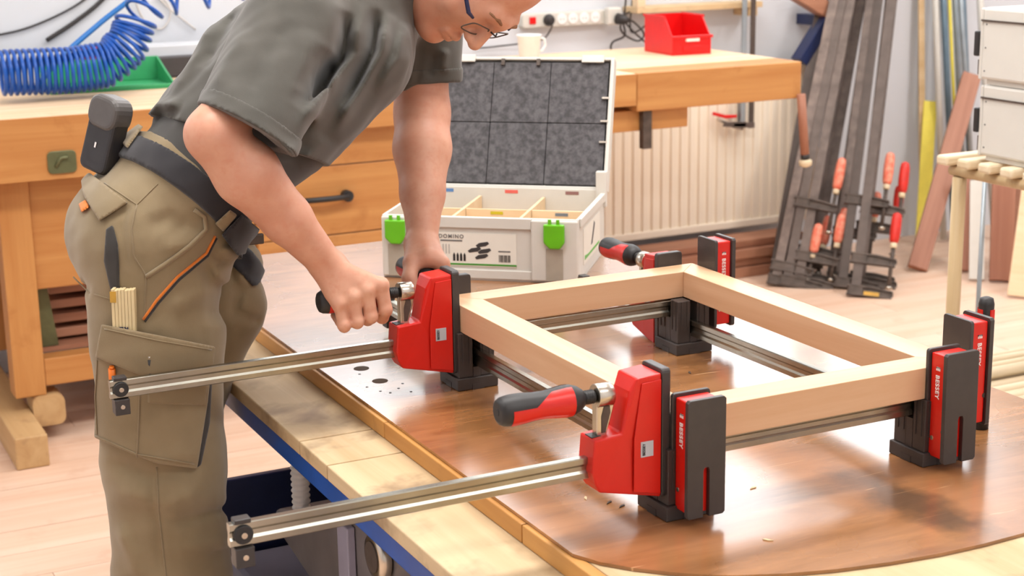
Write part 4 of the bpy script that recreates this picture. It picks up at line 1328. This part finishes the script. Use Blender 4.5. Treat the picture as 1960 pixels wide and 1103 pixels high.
# ---- head
parts_ += [(ellip(hp_(-.012, 0, .042), AX, (.098, .078, .088)), .04), (ellip(hp_(.030, 0, -.030), AX, (.064, .062, .082)), .03),
           (rcone(hp_(.0, .050, -.068), hp_(.066, .016, -.098), .018, .016), .03), (rcone(hp_(.0, -.050, -.068), hp_(.066, -.016, -.098), .018, .016), .03),
           (ellip(hp_(.078, 0, -.098), AX, (.017, .020, .015)), .02),
           (rcone(hp_(.088, .030, .024), hp_(.094, 0, .020), .011, .010), .015), (rcone(hp_(.088, -.030, .024), hp_(.094, 0, .020), .011, .010), .015),
           (rcone(hp_(.094, 0, .008), hp_(.114, 0, -.030), .0085, .0115), .012), (ellip(hp_(.102, .011, -.033), AX, (.011, .008, .008)), .006), (ellip(hp_(.102, -.011, -.033), AX, (.011, .008, .008)), .006),
           (rcone(hp_(.070, .042, -.012), hp_(.060, .050, -.020), .020, .020), .03), (rcone(hp_(.070, -.042, -.012), hp_(.060, -.050, -.020), .020, .020), .03),
           (rcone(hp_(.088, .020, -.063), hp_(.096, 0, -.060), .0050, .0065), .006), (rcone(hp_(.088, -.020, -.063), hp_(.096, 0, -.060), .0050, .0065), .006),
           (rcone(hp_(.086, .018, -.071), hp_(.093, 0, -.073), .0050, .0070), .005), (rcone(hp_(.086, -.018, -.071), hp_(.093, 0, -.073), .0050, .0070), .005),
           (ellip(hp_(.074, .033, .002), AX, (.013, .014, .013)), .006), (ellip(hp_(.074, -.033, .002), AX, (.013, .014, .013)), .006),
           (ellip(hp_(-.012, .080, -.012), AX, (.018, .009, .032)), .006), (ellip(hp_(-.012, -.080, -.012), AX, (.018, .009, .032)), .006)]
# hollow the mouth line and lid creases a little
body_f = union(parts_, .03)
mouth = rcone(hp_(.094, .019, -.0672), hp_(.100, -.019, -.0672), .0011, .0011)
lid = union([rcone(hp_(.0855, .022, -.003), hp_(.080, .044, -.003), .0009, .0009), rcone(hp_(.0855, -.022, -.003), hp_(.080, -.044, -.003), .0009, .0009)], .001)
body2 = cut(cut(body_f, mouth), lid)
bm_ = sdf_mesh(body2, (-.60, .40, .78), (.40, 1.02, 1.52), .0023, 'person_body', 'skin')
pe = link('person', bm_)
tag(pe, 'man in grey T-shirt and khaki work trousers bending over the clamps', 'person')

# hair: short cropped cap
hair_f = isect(offset(union([ellip(hp_(-.012, 0, .042), AX, (.098, .078, .088))], .01), .004), half(hp_(.04, 0, .07), Hf * .8 - Hu * .6))
cloth('cropped_hair', srgb(110, 84, 62), srgb(90, 68, 50), 400)
link('hair', sdf_mesh(hair_f, HC - .16, HC + .16, .004, 'hair', 'cropped_hair'), pe, label='short brown hair')

# glasses
gl = MB()
def rim(sgn):
    c = [(.103, sgn * .033 + .026 * math.copysign(abs(math.cos(a)) ** .45, math.cos(a)), -.010 + .014 * math.copysign(abs(math.sin(a)) ** .5, math.sin(a))) for a in [2 * PI * (k + .5) / 28 for k in range(28)]]
    return [hp_(.104 - .35 * abs(p[1]) * abs(p[1]) * 4, p[1], p[2]) for p in c]
go = MB().tube([hp_(.107, .010, .004), hp_(.113, 0, .006), hp_(.107, -.010, .004)], .0013, 8).build('glasses', 'rubber', pe, label='thin dark framed glasses')
for s in (1, -1):
    MB().tube(rim(s), .0011, 8, closed=True).build('rim', 'castiron', go)
    MB().tube([hp_(.092, s * .060, .002), hp_(.086, s * .072, .002), hp_(.03, s * .083, .006), hp_(-.02, s * .084, .004), hp_(-.045, s * .082, -.014)], [.0024, .0034, .0030, .0024, .002], 8).build('temple', 'navy', go)

M['brow_hair'] = plain('brow_hair', srgb(150, 106, 74), .7, var=.3, scale=300)
for s in (1, -1):
    MB().tube([hp_(.1015, s * .012, .024), hp_(.0995, s * .028, .029), hp_(.088, s * .046, .024)], [.0022, .0030, .0016], 8).build('eyebrow', 'brow_hair', pe)
    MB().tube([hp_(.0870, s * .021, -.0025), hp_(.0885, s * .033, -.005), hp_(.0820, s * .045, -.0025)], .0009, 6).build('eyelash', 'castiron', pe)

# ---- T-shirt
VD = -cB                     # direction in which sewn lines are pressed onto the cloth
def creases(P, lst):
    """soft ridges (amp>0) and grooves along polylines pressed onto the cloth"""
    Q = np.stack([P @ cR, P @ cU], 1)
    lo, hi = Q.min(0), Q.max(0)
    out = np.zeros(len(P))
    for pts, w, amp in lst:
        K = np.array([[V3(p) @ cR, V3(p) @ cU] for p in pts])
        if (K.min(0) > hi + 3 * w).any() or (K.max(0) < lo - 3 * w).any():
            continue
        d = np.full(len(P), 9.)
        tt = np.zeros(len(P))
        n = len(K) - 1
        for i in range(n):
            ba = K[i + 1] - K[i]
            q = Q - K[i]
            h = np.clip(q @ ba / (ba @ ba), 0, 1)
            q = q - h[:, None] * ba
            e = q[:, 0] ** 2 + q[:, 1] ** 2
            cl = e < d
            d = np.where(cl, e, d)
            tt = np.where(cl, (i + h) / n, tt)
        out += amp * np.exp(-d / (w * w)) * np.clip(np.minimum(tt, 1 - tt) * 5, 0, 1)
    return out

SHIRT_CREASES = [
    ([(-0.1394, 0.6548, 1.2940), (-0.1489, 0.6595, 1.2176), (-0.1863, 0.6780, 1.1484), (-0.2171, 0.6933, 1.0780)], .010, .012), ([(-0.1086, 0.6396, 1.2859), (-0.1174, 0.6440, 1.2248), (-0.1510, 0.6606, 1.1556), (-0.1848, 0.6773, 1.0933)], .008, .012),
    ([(-0.0881, 0.6295, 1.2779), (-0.0988, 0.6348, 1.2168), (-0.1298, 0.6501, 1.1630)], .008, .009), ([(-0.1620, 0.6660, 1.2792), (-0.1735, 0.6717, 1.2104), (-0.2142, 0.6918, 1.1489)], .009, -.014),
    ([(-0.1257, 0.6481, 1.2900), (-0.1333, 0.6519, 1.2251), (-0.1725, 0.6712, 1.1403)], .008, -.011), ([(-0.2167, 0.6930, 1.1238), (-0.1962, 0.6829, 1.1642), (-0.1836, 0.6767, 1.2183)], .011, -.012),
    ([(-0.2255, 0.6974, 1.0464), (-0.1918, 0.6808, 1.0934)], .012, .009),
    ([(-0.3150, 0.7416, 1.3009), (-0.3310, 0.7495, 1.2593), (-0.3516, 0.7597, 1.1981)], .012, -.010), ([(-0.3505, 0.7592, 1.2826), (-0.3677, 0.7677, 1.2215), (-0.4026, 0.7850, 1.1601)], .012, .007), ([(-0.4466, 0.8067, 1.1280), (-0.4173, 0.7922, 1.1486), (-0.3792, 0.7734, 1.1425)], .010, .012), ([(-0.4489, 0.8078, 1.1138), (-0.4181, 0.7926, 1.1353), (-0.3801, 0.7738, 1.1268)], .010, -.010),
    ([(-0.2434, 0.5947, 1.2652), (-0.2495, 0.5977, 1.1988), (-0.2617, 0.6037, 1.1467)], .012, .005), ([(-0.2694, 0.6075, 1.2803), (-0.2989, 0.6221, 1.2145), (-0.3154, 0.6303, 1.1476)], .014, -.006), ([(-0.3230, 0.6341, 1.2666), (-0.3456, 0.6452, 1.2154), (-0.3549, 0.6498, 1.1634)], .013, .005), ([(-0.2158, 0.5811, 1.2940), (-0.2175, 0.5819, 1.2500), (-0.2289, 0.5875, 1.2133)], .007, .005),
    ([(0.0444, 0.7871, 1.2211), (0.0397, 0.7894, 1.1795)], .007, .006), ([(0.0263, 0.7961, 1.2173), (0.0191, 0.7996, 1.1714)], .007, -.005)]
def folds(P):
    d = .0030 * vnoise(P, 24, 3) + .0016 * vnoise(P, 60, 5)
    return d + creases(P, SHIRT_CREASES)

torso = union([rcone(B0, T1, .104, .114, (.08, 1, 0), 1.45), (rcone(T1, T2, .114, .124, (.2, .98, 0), 1.42), .02), (rcone(T2, T3, .124, .112, (.45, .89, 0), 1.42), .02),
               (rcone(T3, (-0.0540, 0.7688, 1.3324), .100, .072, (.5, .86, 0), 1.3), .03), (rcone(T3, RS, .082, .070), .04), (rcone(T3, LS, .082, .066), .04),
               (rcone((-0.2349, 0.7355, 1.0915), (-0.1057, 0.7497, 1.2038), .056, .072, (.3, .95, 0), 1.5), .04)], .03)
rh, lh = V3((-0.3599, 0.5686, 1.1389)), V3((0.0633, 0.9005, 1.1439))
rs_, ls_ = V3((-0.2503, 0.6650, 1.2669)), V3((0.0650, 0.9108, 1.2717))
rax, lax = rh - rs_, lh - ls_
rhn = V3((-0.3877, 0.5545, 1.0964)) - V3((-0.3631, 0.5423, 1.1489)) + .02 * cB
rhn /= np.linalg.norm(rhn)
rhol, lhol = rcone(rh + rhn * .035, rh + rhn * .12, .0625, .0635), rcone(lh + lax * .05, lh + lax * .5, .0440, .0455)
rsl = cut(isect(union([rcone(rs_, rh + rax * .3, .074, .071)], .01), half(rh, rhn)), rhol)
lsl = cut(isect(union([rcone(ls_, lh + lax * .3, .068, .050)], .01), half(lh, lax * 1.0)), lhol)
beltn = V3(T1) - V3(B0)
bn_ = beltn / np.linalg.norm(beltn)
shirt = union([torso, (rsl, .022), (lsl, .022)], .03)
shirt_d = lambda P: shirt(P) - folds(P)
neck_hole = rcone((-0.0468, 0.7708, 1.3384), (0.0174, 0.7558, 1.3942), .066, .075)
hemn = -.27 * cR - .96 * cU
hem_p = V3((-0.3230, 0.7679, 1.0977))
shirt_f = cut(isect(shirt_d, half(hem_p, hemn)), neck_hole)
sleeve_only = isect(lambda P: rsl(P) - folds(P), half(hem_p + hemn * .12, hemn))
shirt_all = union([shirt_f, (sleeve_only, .004)], .004)
sh = link('t_shirt', sdf_mesh(shirt_all, (-.65, .40, .90), (.40, 1.15, 1.60), .0034, 't_shirt', 'shirt_cotton'), pe, label='dark grey cotton T-shirt')
for hc, ax_, r, base_, hol_ in ((rh, rhn, .0735, rsl, rhol), (lh, lax, .0530, lsl, lhol)):
    d = ax_ / np.linalg.norm(ax_)
    hb = cut(isect(lambda P, g=base_: g(P) - folds(P) - .0018, half(hc + d * .001, d), half(hc - d * .023, -d)), hol_)
    link('sleeve_hem', sdf_mesh(hb, hc - .13, hc + .13, .003, 'sleeve_hem', 'shirt_cotton'), sh)
# tucked lower part of the shirt
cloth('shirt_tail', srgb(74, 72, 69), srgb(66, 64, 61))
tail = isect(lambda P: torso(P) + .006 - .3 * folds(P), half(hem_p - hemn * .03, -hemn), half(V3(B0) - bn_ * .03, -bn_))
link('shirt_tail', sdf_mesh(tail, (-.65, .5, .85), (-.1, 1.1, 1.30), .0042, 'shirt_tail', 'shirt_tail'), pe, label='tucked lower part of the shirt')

# ---- trousers
hipn = (.0, 1, 0)
RH, RT, RK, RC, RA = (-0.4597, 0.7351, 0.9523), (-0.4660, 0.7215, 0.8200), (-0.4693, 0.7175, 0.6239), (-0.4692, 0.7175, 0.4334), (-0.4830, 0.7466, 0.0079)
LH_, LT, LK, LC, LA = (-0.3510, 0.9044, 0.9213), (-0.3251, 0.8805, 0.8106), (-0.4017, 0.8961, 0.6277), (-0.4108, 0.9452, 0.3321), (-0.4206, 0.9946, -0.0842)
tr_parts = [rcone((-0.4330, 0.8111, 0.9661), (-0.3951, 0.7812, 1.0238), .108, .106, hipn, 1.45),
            (ellip((-0.4959, 0.7976, 0.9567), np.eye(3), (.076, .105, .085)), .04),
            (rcone(RH, RT, .108, .0965), .025), (rcone(RT, RK, .0965, .090), .02), (rcone(RK, RC, .090, .088), .02), (rcone(RC, RA, .088, .088), .02),
            (rcone(LH_, LT, .100, .072), .03), (rcone(LT, LK, .072, .064), .02), (rcone(LK, LC, .066, .070), .02), (rcone(LC, LA, .070, .080), .02)]
trs = union(tr_parts, .03)
TR_CREASES = [
    ([(-0.5589, 0.6949, 0.6468), (-0.4945, 0.6630, 0.6251), (-0.4242, 0.6283, 0.6402)], .014, -.009), ([(-0.5548, 0.6928, 0.6057), (-0.4763, 0.6541, 0.5795), (-0.4230, 0.6277, 0.5991)], .016, .007), ([(-0.4783, 0.6550, 0.5463), (-0.4287, 0.6305, 0.5578), (-0.4115, 0.6220, 0.5533)], .009, -.008), ([(-0.5482, 0.6896, 0.5476), (-0.5304, 0.6808, 0.4970), (-0.5257, 0.6785, 0.4606)], .014, .009),
    ([(-0.4937, 0.6626, 0.6374), (-0.4948, 0.6632, 0.5632), (-0.4919, 0.6617, 0.4600)], .006, -.004), ([(-0.4738, 0.6528, 0.5043), (-0.4172, 0.6248, 0.5117), (-0.4181, 0.6253, 0.4949)], .014, .005),
    ([(-0.3529, 0.7603, 0.9112), (-0.3411, 0.7545, 0.8615), (-0.3494, 0.7587, 0.8118)], .009, -.010), ([(-0.3266, 0.7474, 0.9352), (-0.3171, 0.7427, 0.9105), (-0.3335, 0.7508, 0.8696)], .010, .008), ([(-0.3322, 0.7501, 0.8944), (-0.3043, 0.7364, 0.8774)], .008, -.007), ([(-0.3428, 0.7554, 0.8283), (-0.3147, 0.7415, 0.8111)], .008, -.006),
    ([(-0.4599, 0.7017, 0.9820), (-0.4317, 0.6878, 0.9970), (-0.4126, 0.6783, 0.9733)], .012, -.006), ([(-0.4843, 0.7138, 1.0289), (-0.4907, 0.7169, 0.9825), (-0.4844, 0.7138, 0.9198)], .006, -.004), ([(-0.5679, 0.7551, 0.9055), (-0.5415, 0.7420, 0.8892)], .010, -.006), ([(-0.4400, 0.6919, 0.8555), (-0.3968, 0.6705, 0.8865), (-0.3736, 0.6591, 0.9335)], .012, .006), ([(-0.4413, 0.6925, 0.9504), (-0.4066, 0.6754, 0.9576), (-0.3708, 0.6576, 0.9881)], .012, .006)]
def tfolds(P):
    d = .0018 * vnoise(P, 15, 8) + .0014 * vnoise(P, 60, 2)
    return d + creases(P, TR_CREASES)
trd = lambda P: trs(P) - tfolds(P)
wb0 = V3((-0.3948, 0.7811, 1.0294))
trf = isect(trd, half(wb0 + bn_ * .022, bn_), half((0, 0, .035), (0, 0, -1)))
tro = link('trousers', sdf_mesh(trf, (-.80, .45, .02), (-.10, 1.15, 1.20), .0042, 'trousers', 'trouser_canvas'), pe, label='khaki canvas work trousers')

CAMP = V3((-1.0155, -1.5892, 1.45))
def region(pts, depth=.16):
    """convex patch: half spaces through successive corner points, extruded along the side-facing direction"""
    P = [V3(p) for p in pts]
    c = sum(P) / len(P)
    d = (c - CAMP) / np.linalg.norm(c - CAMP)
    out = []
    for a, b in zip(P, P[1:] + P[:1]):
        n = np.cross(b - a, d); n /= np.linalg.norm(n)
        if (c - a) @ n > 0:
            n = -n
        out.append(half(a, n))
    out += [half(c + d * depth, d), half(c - d * depth, -d)]
    return out, P, c

def patch(pts, off, name, mt, parent, label=None, h=.0028, base=None, depth=.10):
    hs_, P, c = region(pts, depth)
    lo, hi = np.min(P, 0) - .09, np.max(P, 0) + .09
    f = isect(offset(base or trd, off), *hs_)
    g = cut(f, offset(base or trd, off - .012 if off > .012 else -.006))
    return link(name, sdf_mesh(g, lo, hi, h, name, mt), parent, label=label)

def press(p, off=0., f=None):
    """press a point onto the trouser surface"""
    p = V3(p)
    one = p.ndim == 1
    p = np.atleast_2d(p)
    d = p - CAMP
    d /= np.linalg.norm(d, axis=1)[:, None]
    q = p - d * .30
    f = f or trd
    for _ in range(60):
        q = q + d * ((f(q) - off) * .7)[:, None]
    bad = np.linalg.norm(q - p, axis=1) > .30
    q[bad] = p[bad]
    return q[0] if one else q

def stitch(pts, r, name, mt, parent, off=0., label=None, f=None):
    P = [V3(p) for p in pts]
    out = []
    for a, b in zip(P[:-1], P[1:]):
        n = max(2, int(np.linalg.norm(b - a) / .008))
        out += [a + (b - a) * k / n for k in range(n)]
    out = press(np.array(out + [P[-1]]), off, f)
    return MB().tube(out, r, 6).build(name, mt, parent, label=label)

# belt with keeper and buckle pouch
belt_f = isect(offset(trd, .0065), half(wb0 + bn_ * .006, bn_), half(wb0 - bn_ * .034, -bn_))
be = link('belt', sdf_mesh(belt_f, (-.75, .5, .85), (-.12, 1.1, 1.20), .0035, 'belt', 'belt_web'), pe, label='dark webbing belt')
patch([(-0.3830, 0.6637, 0.9899), (-0.3628, 0.6537, 1.0097), (-0.3530, 0.6489, 1.0018), (-0.3727, 0.6586, 0.9773)], .010, 'belt_loop', 'trouser_canvas', tro)
patch([(-0.5005, 0.7218, 1.1132), (-0.4784, 0.7109, 1.1415), (-0.4675, 0.7054, 1.1338), (-0.4904, 0.7168, 1.1017)], .011, 'belt_loop', 'trouser_canvas', tro)
patch([(-0.3750, 0.6597, 0.9726), (-0.3482, 0.6465, 1.0017), (-0.3233, 0.6342, 0.9795), (-0.3401, 0.6425, 0.9446), (-0.3561, 0.6504, 0.9410)], .014, 'belt_pouch', 'belt_web', be, 'dark pouch on the belt front', depth=.06)
MB().box((-.012, -.003, -.008), (.012, .003, .008)).build('buckle', 'castiron', be, .002, loc=press((-0.3309, 0.6379, 0.9656), .016))
# pockets
patch([(-0.5556, 0.7490, 1.0777), (-0.5414, 0.7420, 1.0683), (-0.4962, 0.7197, 1.0229), (-0.5341, 0.7384, 0.9973), (-0.5531, 0.7478, 1.0363)], .008, 'back_pocket_flap', 'trouser_canvas', tro)
patch([(-0.5596, 0.7510, 1.0225), (-0.5496, 0.7460, 1.0285), (-0.5449, 0.7437, 1.0176), (-0.5564, 0.7494, 1.0093)], .006, 'orange_tab', 'orange_piping', tro)
patch([(-0.5261, 0.7344, 0.9832), (-0.5169, 0.7299, 0.9892), (-0.5120, 0.7275, 0.9595), (-0.5142, 0.7285, 0.8951), (-0.5261, 0.7344, 0.8921), (-0.5321, 0.7374, 0.9364)], .0035, 'dark_side_panel', 'trouser_dark', tro, depth=.085)
patch([(-0.5511, 0.6910, 0.8531), (-0.4065, 0.6195, 0.8174), (-0.4107, 0.6216, 0.7889), (-0.5057, 0.6686, 0.7764), (-0.5626, 0.6967, 0.8045)], .020, 'cargo_flap', 'trouser_canvas', tro)
patch([(-0.5613, 0.6961, 0.8029), (-0.4119, 0.6222, 0.7921), (-0.4206, 0.6265, 0.7333), (-0.4407, 0.6364, 0.6307), (-0.4935, 0.6625, 0.6407), (-0.5739, 0.7023, 0.6813)], .0125, 'cargo_pocket', 'trouser_canvas', tro)
patch([(-0.4171, 0.6248, 0.7970), (-0.4107, 0.6216, 0.7889), (-0.4196, 0.6260, 0.7010), (-0.4348, 0.6336, 0.6363), (-0.4414, 0.6368, 0.6315)], .009, 'pocket_gusset', 'trouser_dark', tro)
patch([(-0.4966, 0.6641, 0.7905), (-0.4164, 0.6244, 0.7851), (-0.4243, 0.6283, 0.7285), (-0.4988, 0.6652, 0.7331)], .0150, 'pen_pocket', 'trouser_canvas', tro)
stitch([(-0.4091, 0.6766, 1.0105), (-0.3960, 0.6702, 1.0002), (-0.3951, 0.6697, 0.9808), (-0.4169, 0.6804, 0.9578), (-0.4507, 0.6972, 0.9310), (-0.4780, 0.7106, 0.9118)], .0035, 'pocket_edge', 'trouser_canvas', tro, .002)
stitch([(-0.3840, 0.6642, 0.9712), (-0.3970, 0.6706, 0.9457), (-0.4367, 0.6903, 0.9110), (-0.4664, 0.7049, 0.8759), (-0.4862, 0.7147, 0.8468)], .0022, 'orange_piping', 'orange_piping', tro, .001, 'orange piping along the front pocket')
stitch([(-0.3821, 0.6632, 0.9681), (-0.3951, 0.6697, 0.9417), (-0.4349, 0.6894, 0.9062), (-0.4646, 0.7040, 0.8711), (-0.4843, 0.7138, 0.8436)], .0018, 'dark_piping', 'trouser_dark', tro, .0005)
for pts in ([(-0.4835, 0.7134, 1.0196), (-0.4927, 0.7179, 0.9826), (-0.4925, 0.7178, 0.9435), (-0.4779, 0.7106, 0.9134), (-0.4847, 0.7140, 0.8484)], [(-0.5742, 0.7582, 0.9135), (-0.5553, 0.7488, 0.8895), (-0.5257, 0.7342, 0.8778)], [(-0.4940, 0.6628, 0.6333), (-0.4955, 0.6635, 0.5632), (-0.4919, 0.6617, 0.4600)], [(-0.5235, 0.7331, 1.0527), (-0.4835, 0.7134, 1.0196), (-0.4544, 0.6990, 1.0499)]):
    stitch(pts, .0011, 'seam', 'trouser_canvas', tro, .0003)
cg = lambda P: trd(P) - .0125
for pts in ([(-0.5072, 0.6693, 0.7749), (-0.5126, 0.6720, 0.7109), (-0.5193, 0.6753, 0.6493)], [(-0.5723, 0.7015, 0.6845), (-0.5190, 0.6751, 0.6542), (-0.4438, 0.6380, 0.6373)], [(-0.5615, 0.6962, 0.7997), (-0.5681, 0.6994, 0.7441), (-0.5694, 0.7000, 0.6861)]):
    stitch(pts, .0012, 'seam', 'trouser_canvas', tro, .0132)
stitch([(-0.5488, 0.6899, 0.8467), (-0.4820, 0.6569, 0.8282), (-0.4115, 0.6220, 0.8127)], .0012, 'seam', 'trouser_canvas', tro, .0203)
# work boots below the frame edge
cloth('boot_leather', srgb(60, 52, 46), srgb(46, 40, 36), 300)
for A_ in (RA, LA):
    a = V3(A_)
    bt = isect(union([rcone((a[0] - .03, a[1], .05), (a[0] - .01, a[1], .13), .052, .055), rcone((a[0] - .05, a[1], .045), (a[0] + .12, a[1], .035), .045, .042)], .03), half((0, 0, .002), (0, 0, -1)))
    link('boot', sdf_mesh(bt, (a[0] - .2, a[1] - .15, -.02), (a[0] + .25, a[1] + .15, .22), .005, 'boot', 'boot_leather'), pe)

# ---- things he carries
hc_ = V3((-0.5015, 0.8003, 1.1126))
ho = thing('phone_holster', 'black moulded phone holster on the back of the belt', 'holster', tuple(hc_))
hu = V3((-0.5045, 0.7238, 1.1735)) - V3((-0.5315, 0.7371, 1.0742)); hu /= np.linalg.norm(hu)
hn_ = cB * .85 - cR * .5; hn_ = hn_ - hu * (hn_ @ hu); hn_ /= np.linalg.norm(hn_)
hl = np.cross(hu, hn_)
ho.matrix_world = Matrix(((hl[0], hn_[0], hu[0], hc_[0]), (hl[1], hn_[1], hu[1], hc_[1]), (hl[2], hn_[2], hu[2], hc_[2]), (0, 0, 0, 1)))
M['holster'] = plain('holster_leather', srgb(46, 44, 46), .45, var=.15, scale=40, bmp=.08)
M['holster_flap'] = plain('holster_flap_leather', srgb(92, 88, 86), .42, var=.15, scale=40, bmp=.08)
MB().prism(rrect(.056, .098, .012, 4, 0, -.008), -.016, .016, axis='y').build('pouch', 'holster', ho, .006, 3)
fl_ = MB().prism(rrect(.060, .050, .020, 5, 0, .034), -.018, .020, axis='y').build('flap', 'holster_flap', ho, .007, 3)
MB().box((-.0015, .0165, -.02), (.0015, .0172, -.012)).build('print_mark', 'white_print', ho)
MB().box((-.030, -.022, -.02), (.012, -.0165, .045)).build('clip', 'rubber', ho, .002)

rule_c = press((-0.5105, 0.7267, 0.8568), .006)
ru = thing('folding_rule', 'cream folding rule sticking out of the thigh pocket', 'ruler', tuple(rule_c))
ruu = V3((-0.5094, 0.7262, 0.8950)) - V3((-0.5115, 0.7272, 0.8208)); ruu /= np.linalg.norm(ruu)
run = cB - ruu * (cB @ ruu); run /= np.linalg.norm(run); rul = np.cross(ruu, run)
ru.matrix_world = Matrix(((rul[0], run[0], ruu[0], rule_c[0]), (rul[1], run[1], ruu[1], rule_c[1]), (rul[2], run[2], ruu[2], rule_c[2]), (0, 0, 0, 1)))
M['rulewood'] = plain('rule_lacquer', srgb(226, 206, 160), .4, var=.1)
for k in range(7):
    MB().box((.017 - k * .0047 - .0044, -.006, -.055), (.017 - k * .0047, .009, .037 - .0006 * (k % 3))).build('rule_segment', 'rulewood', ru, .0008)
MB().box((-.0170, .0092, .018), (-.0085, .0102, .034)).build('hinge', 'brassy', ru)
lettering('KD', .011, ru, (0, .0097, -.022), (-1, 0, 0), (0, 0, 1), 'navy')
for nm, lab, cat, p0, p1, r, mt in (('carpenter_pencil', 'orange pencil end peeking from the thigh pocket', 'pencil', (-0.5439, 0.6874, 0.7580), (-0.5433, 0.6872, 0.7867), .0052, 'orange'), ('pen', 'slim dark pen clipped in the thigh pocket', 'pen', (-0.4952, 0.6634, 0.7587), (-0.4933, 0.6624, 0.8000), .0035, 'rubber')):
    a, b = press(p0, .0145), press(p1, .0175)
    o = thing(nm, lab, cat, (0, 0, 0))
    MB().cyl(a, b, r, n=10).build('shaft', mt, o)
    MB().cyl(b, b + (b - a) * .12, r * .7, n=10).build('tip', 'chrome' if nm == 'pen' else mt, o)
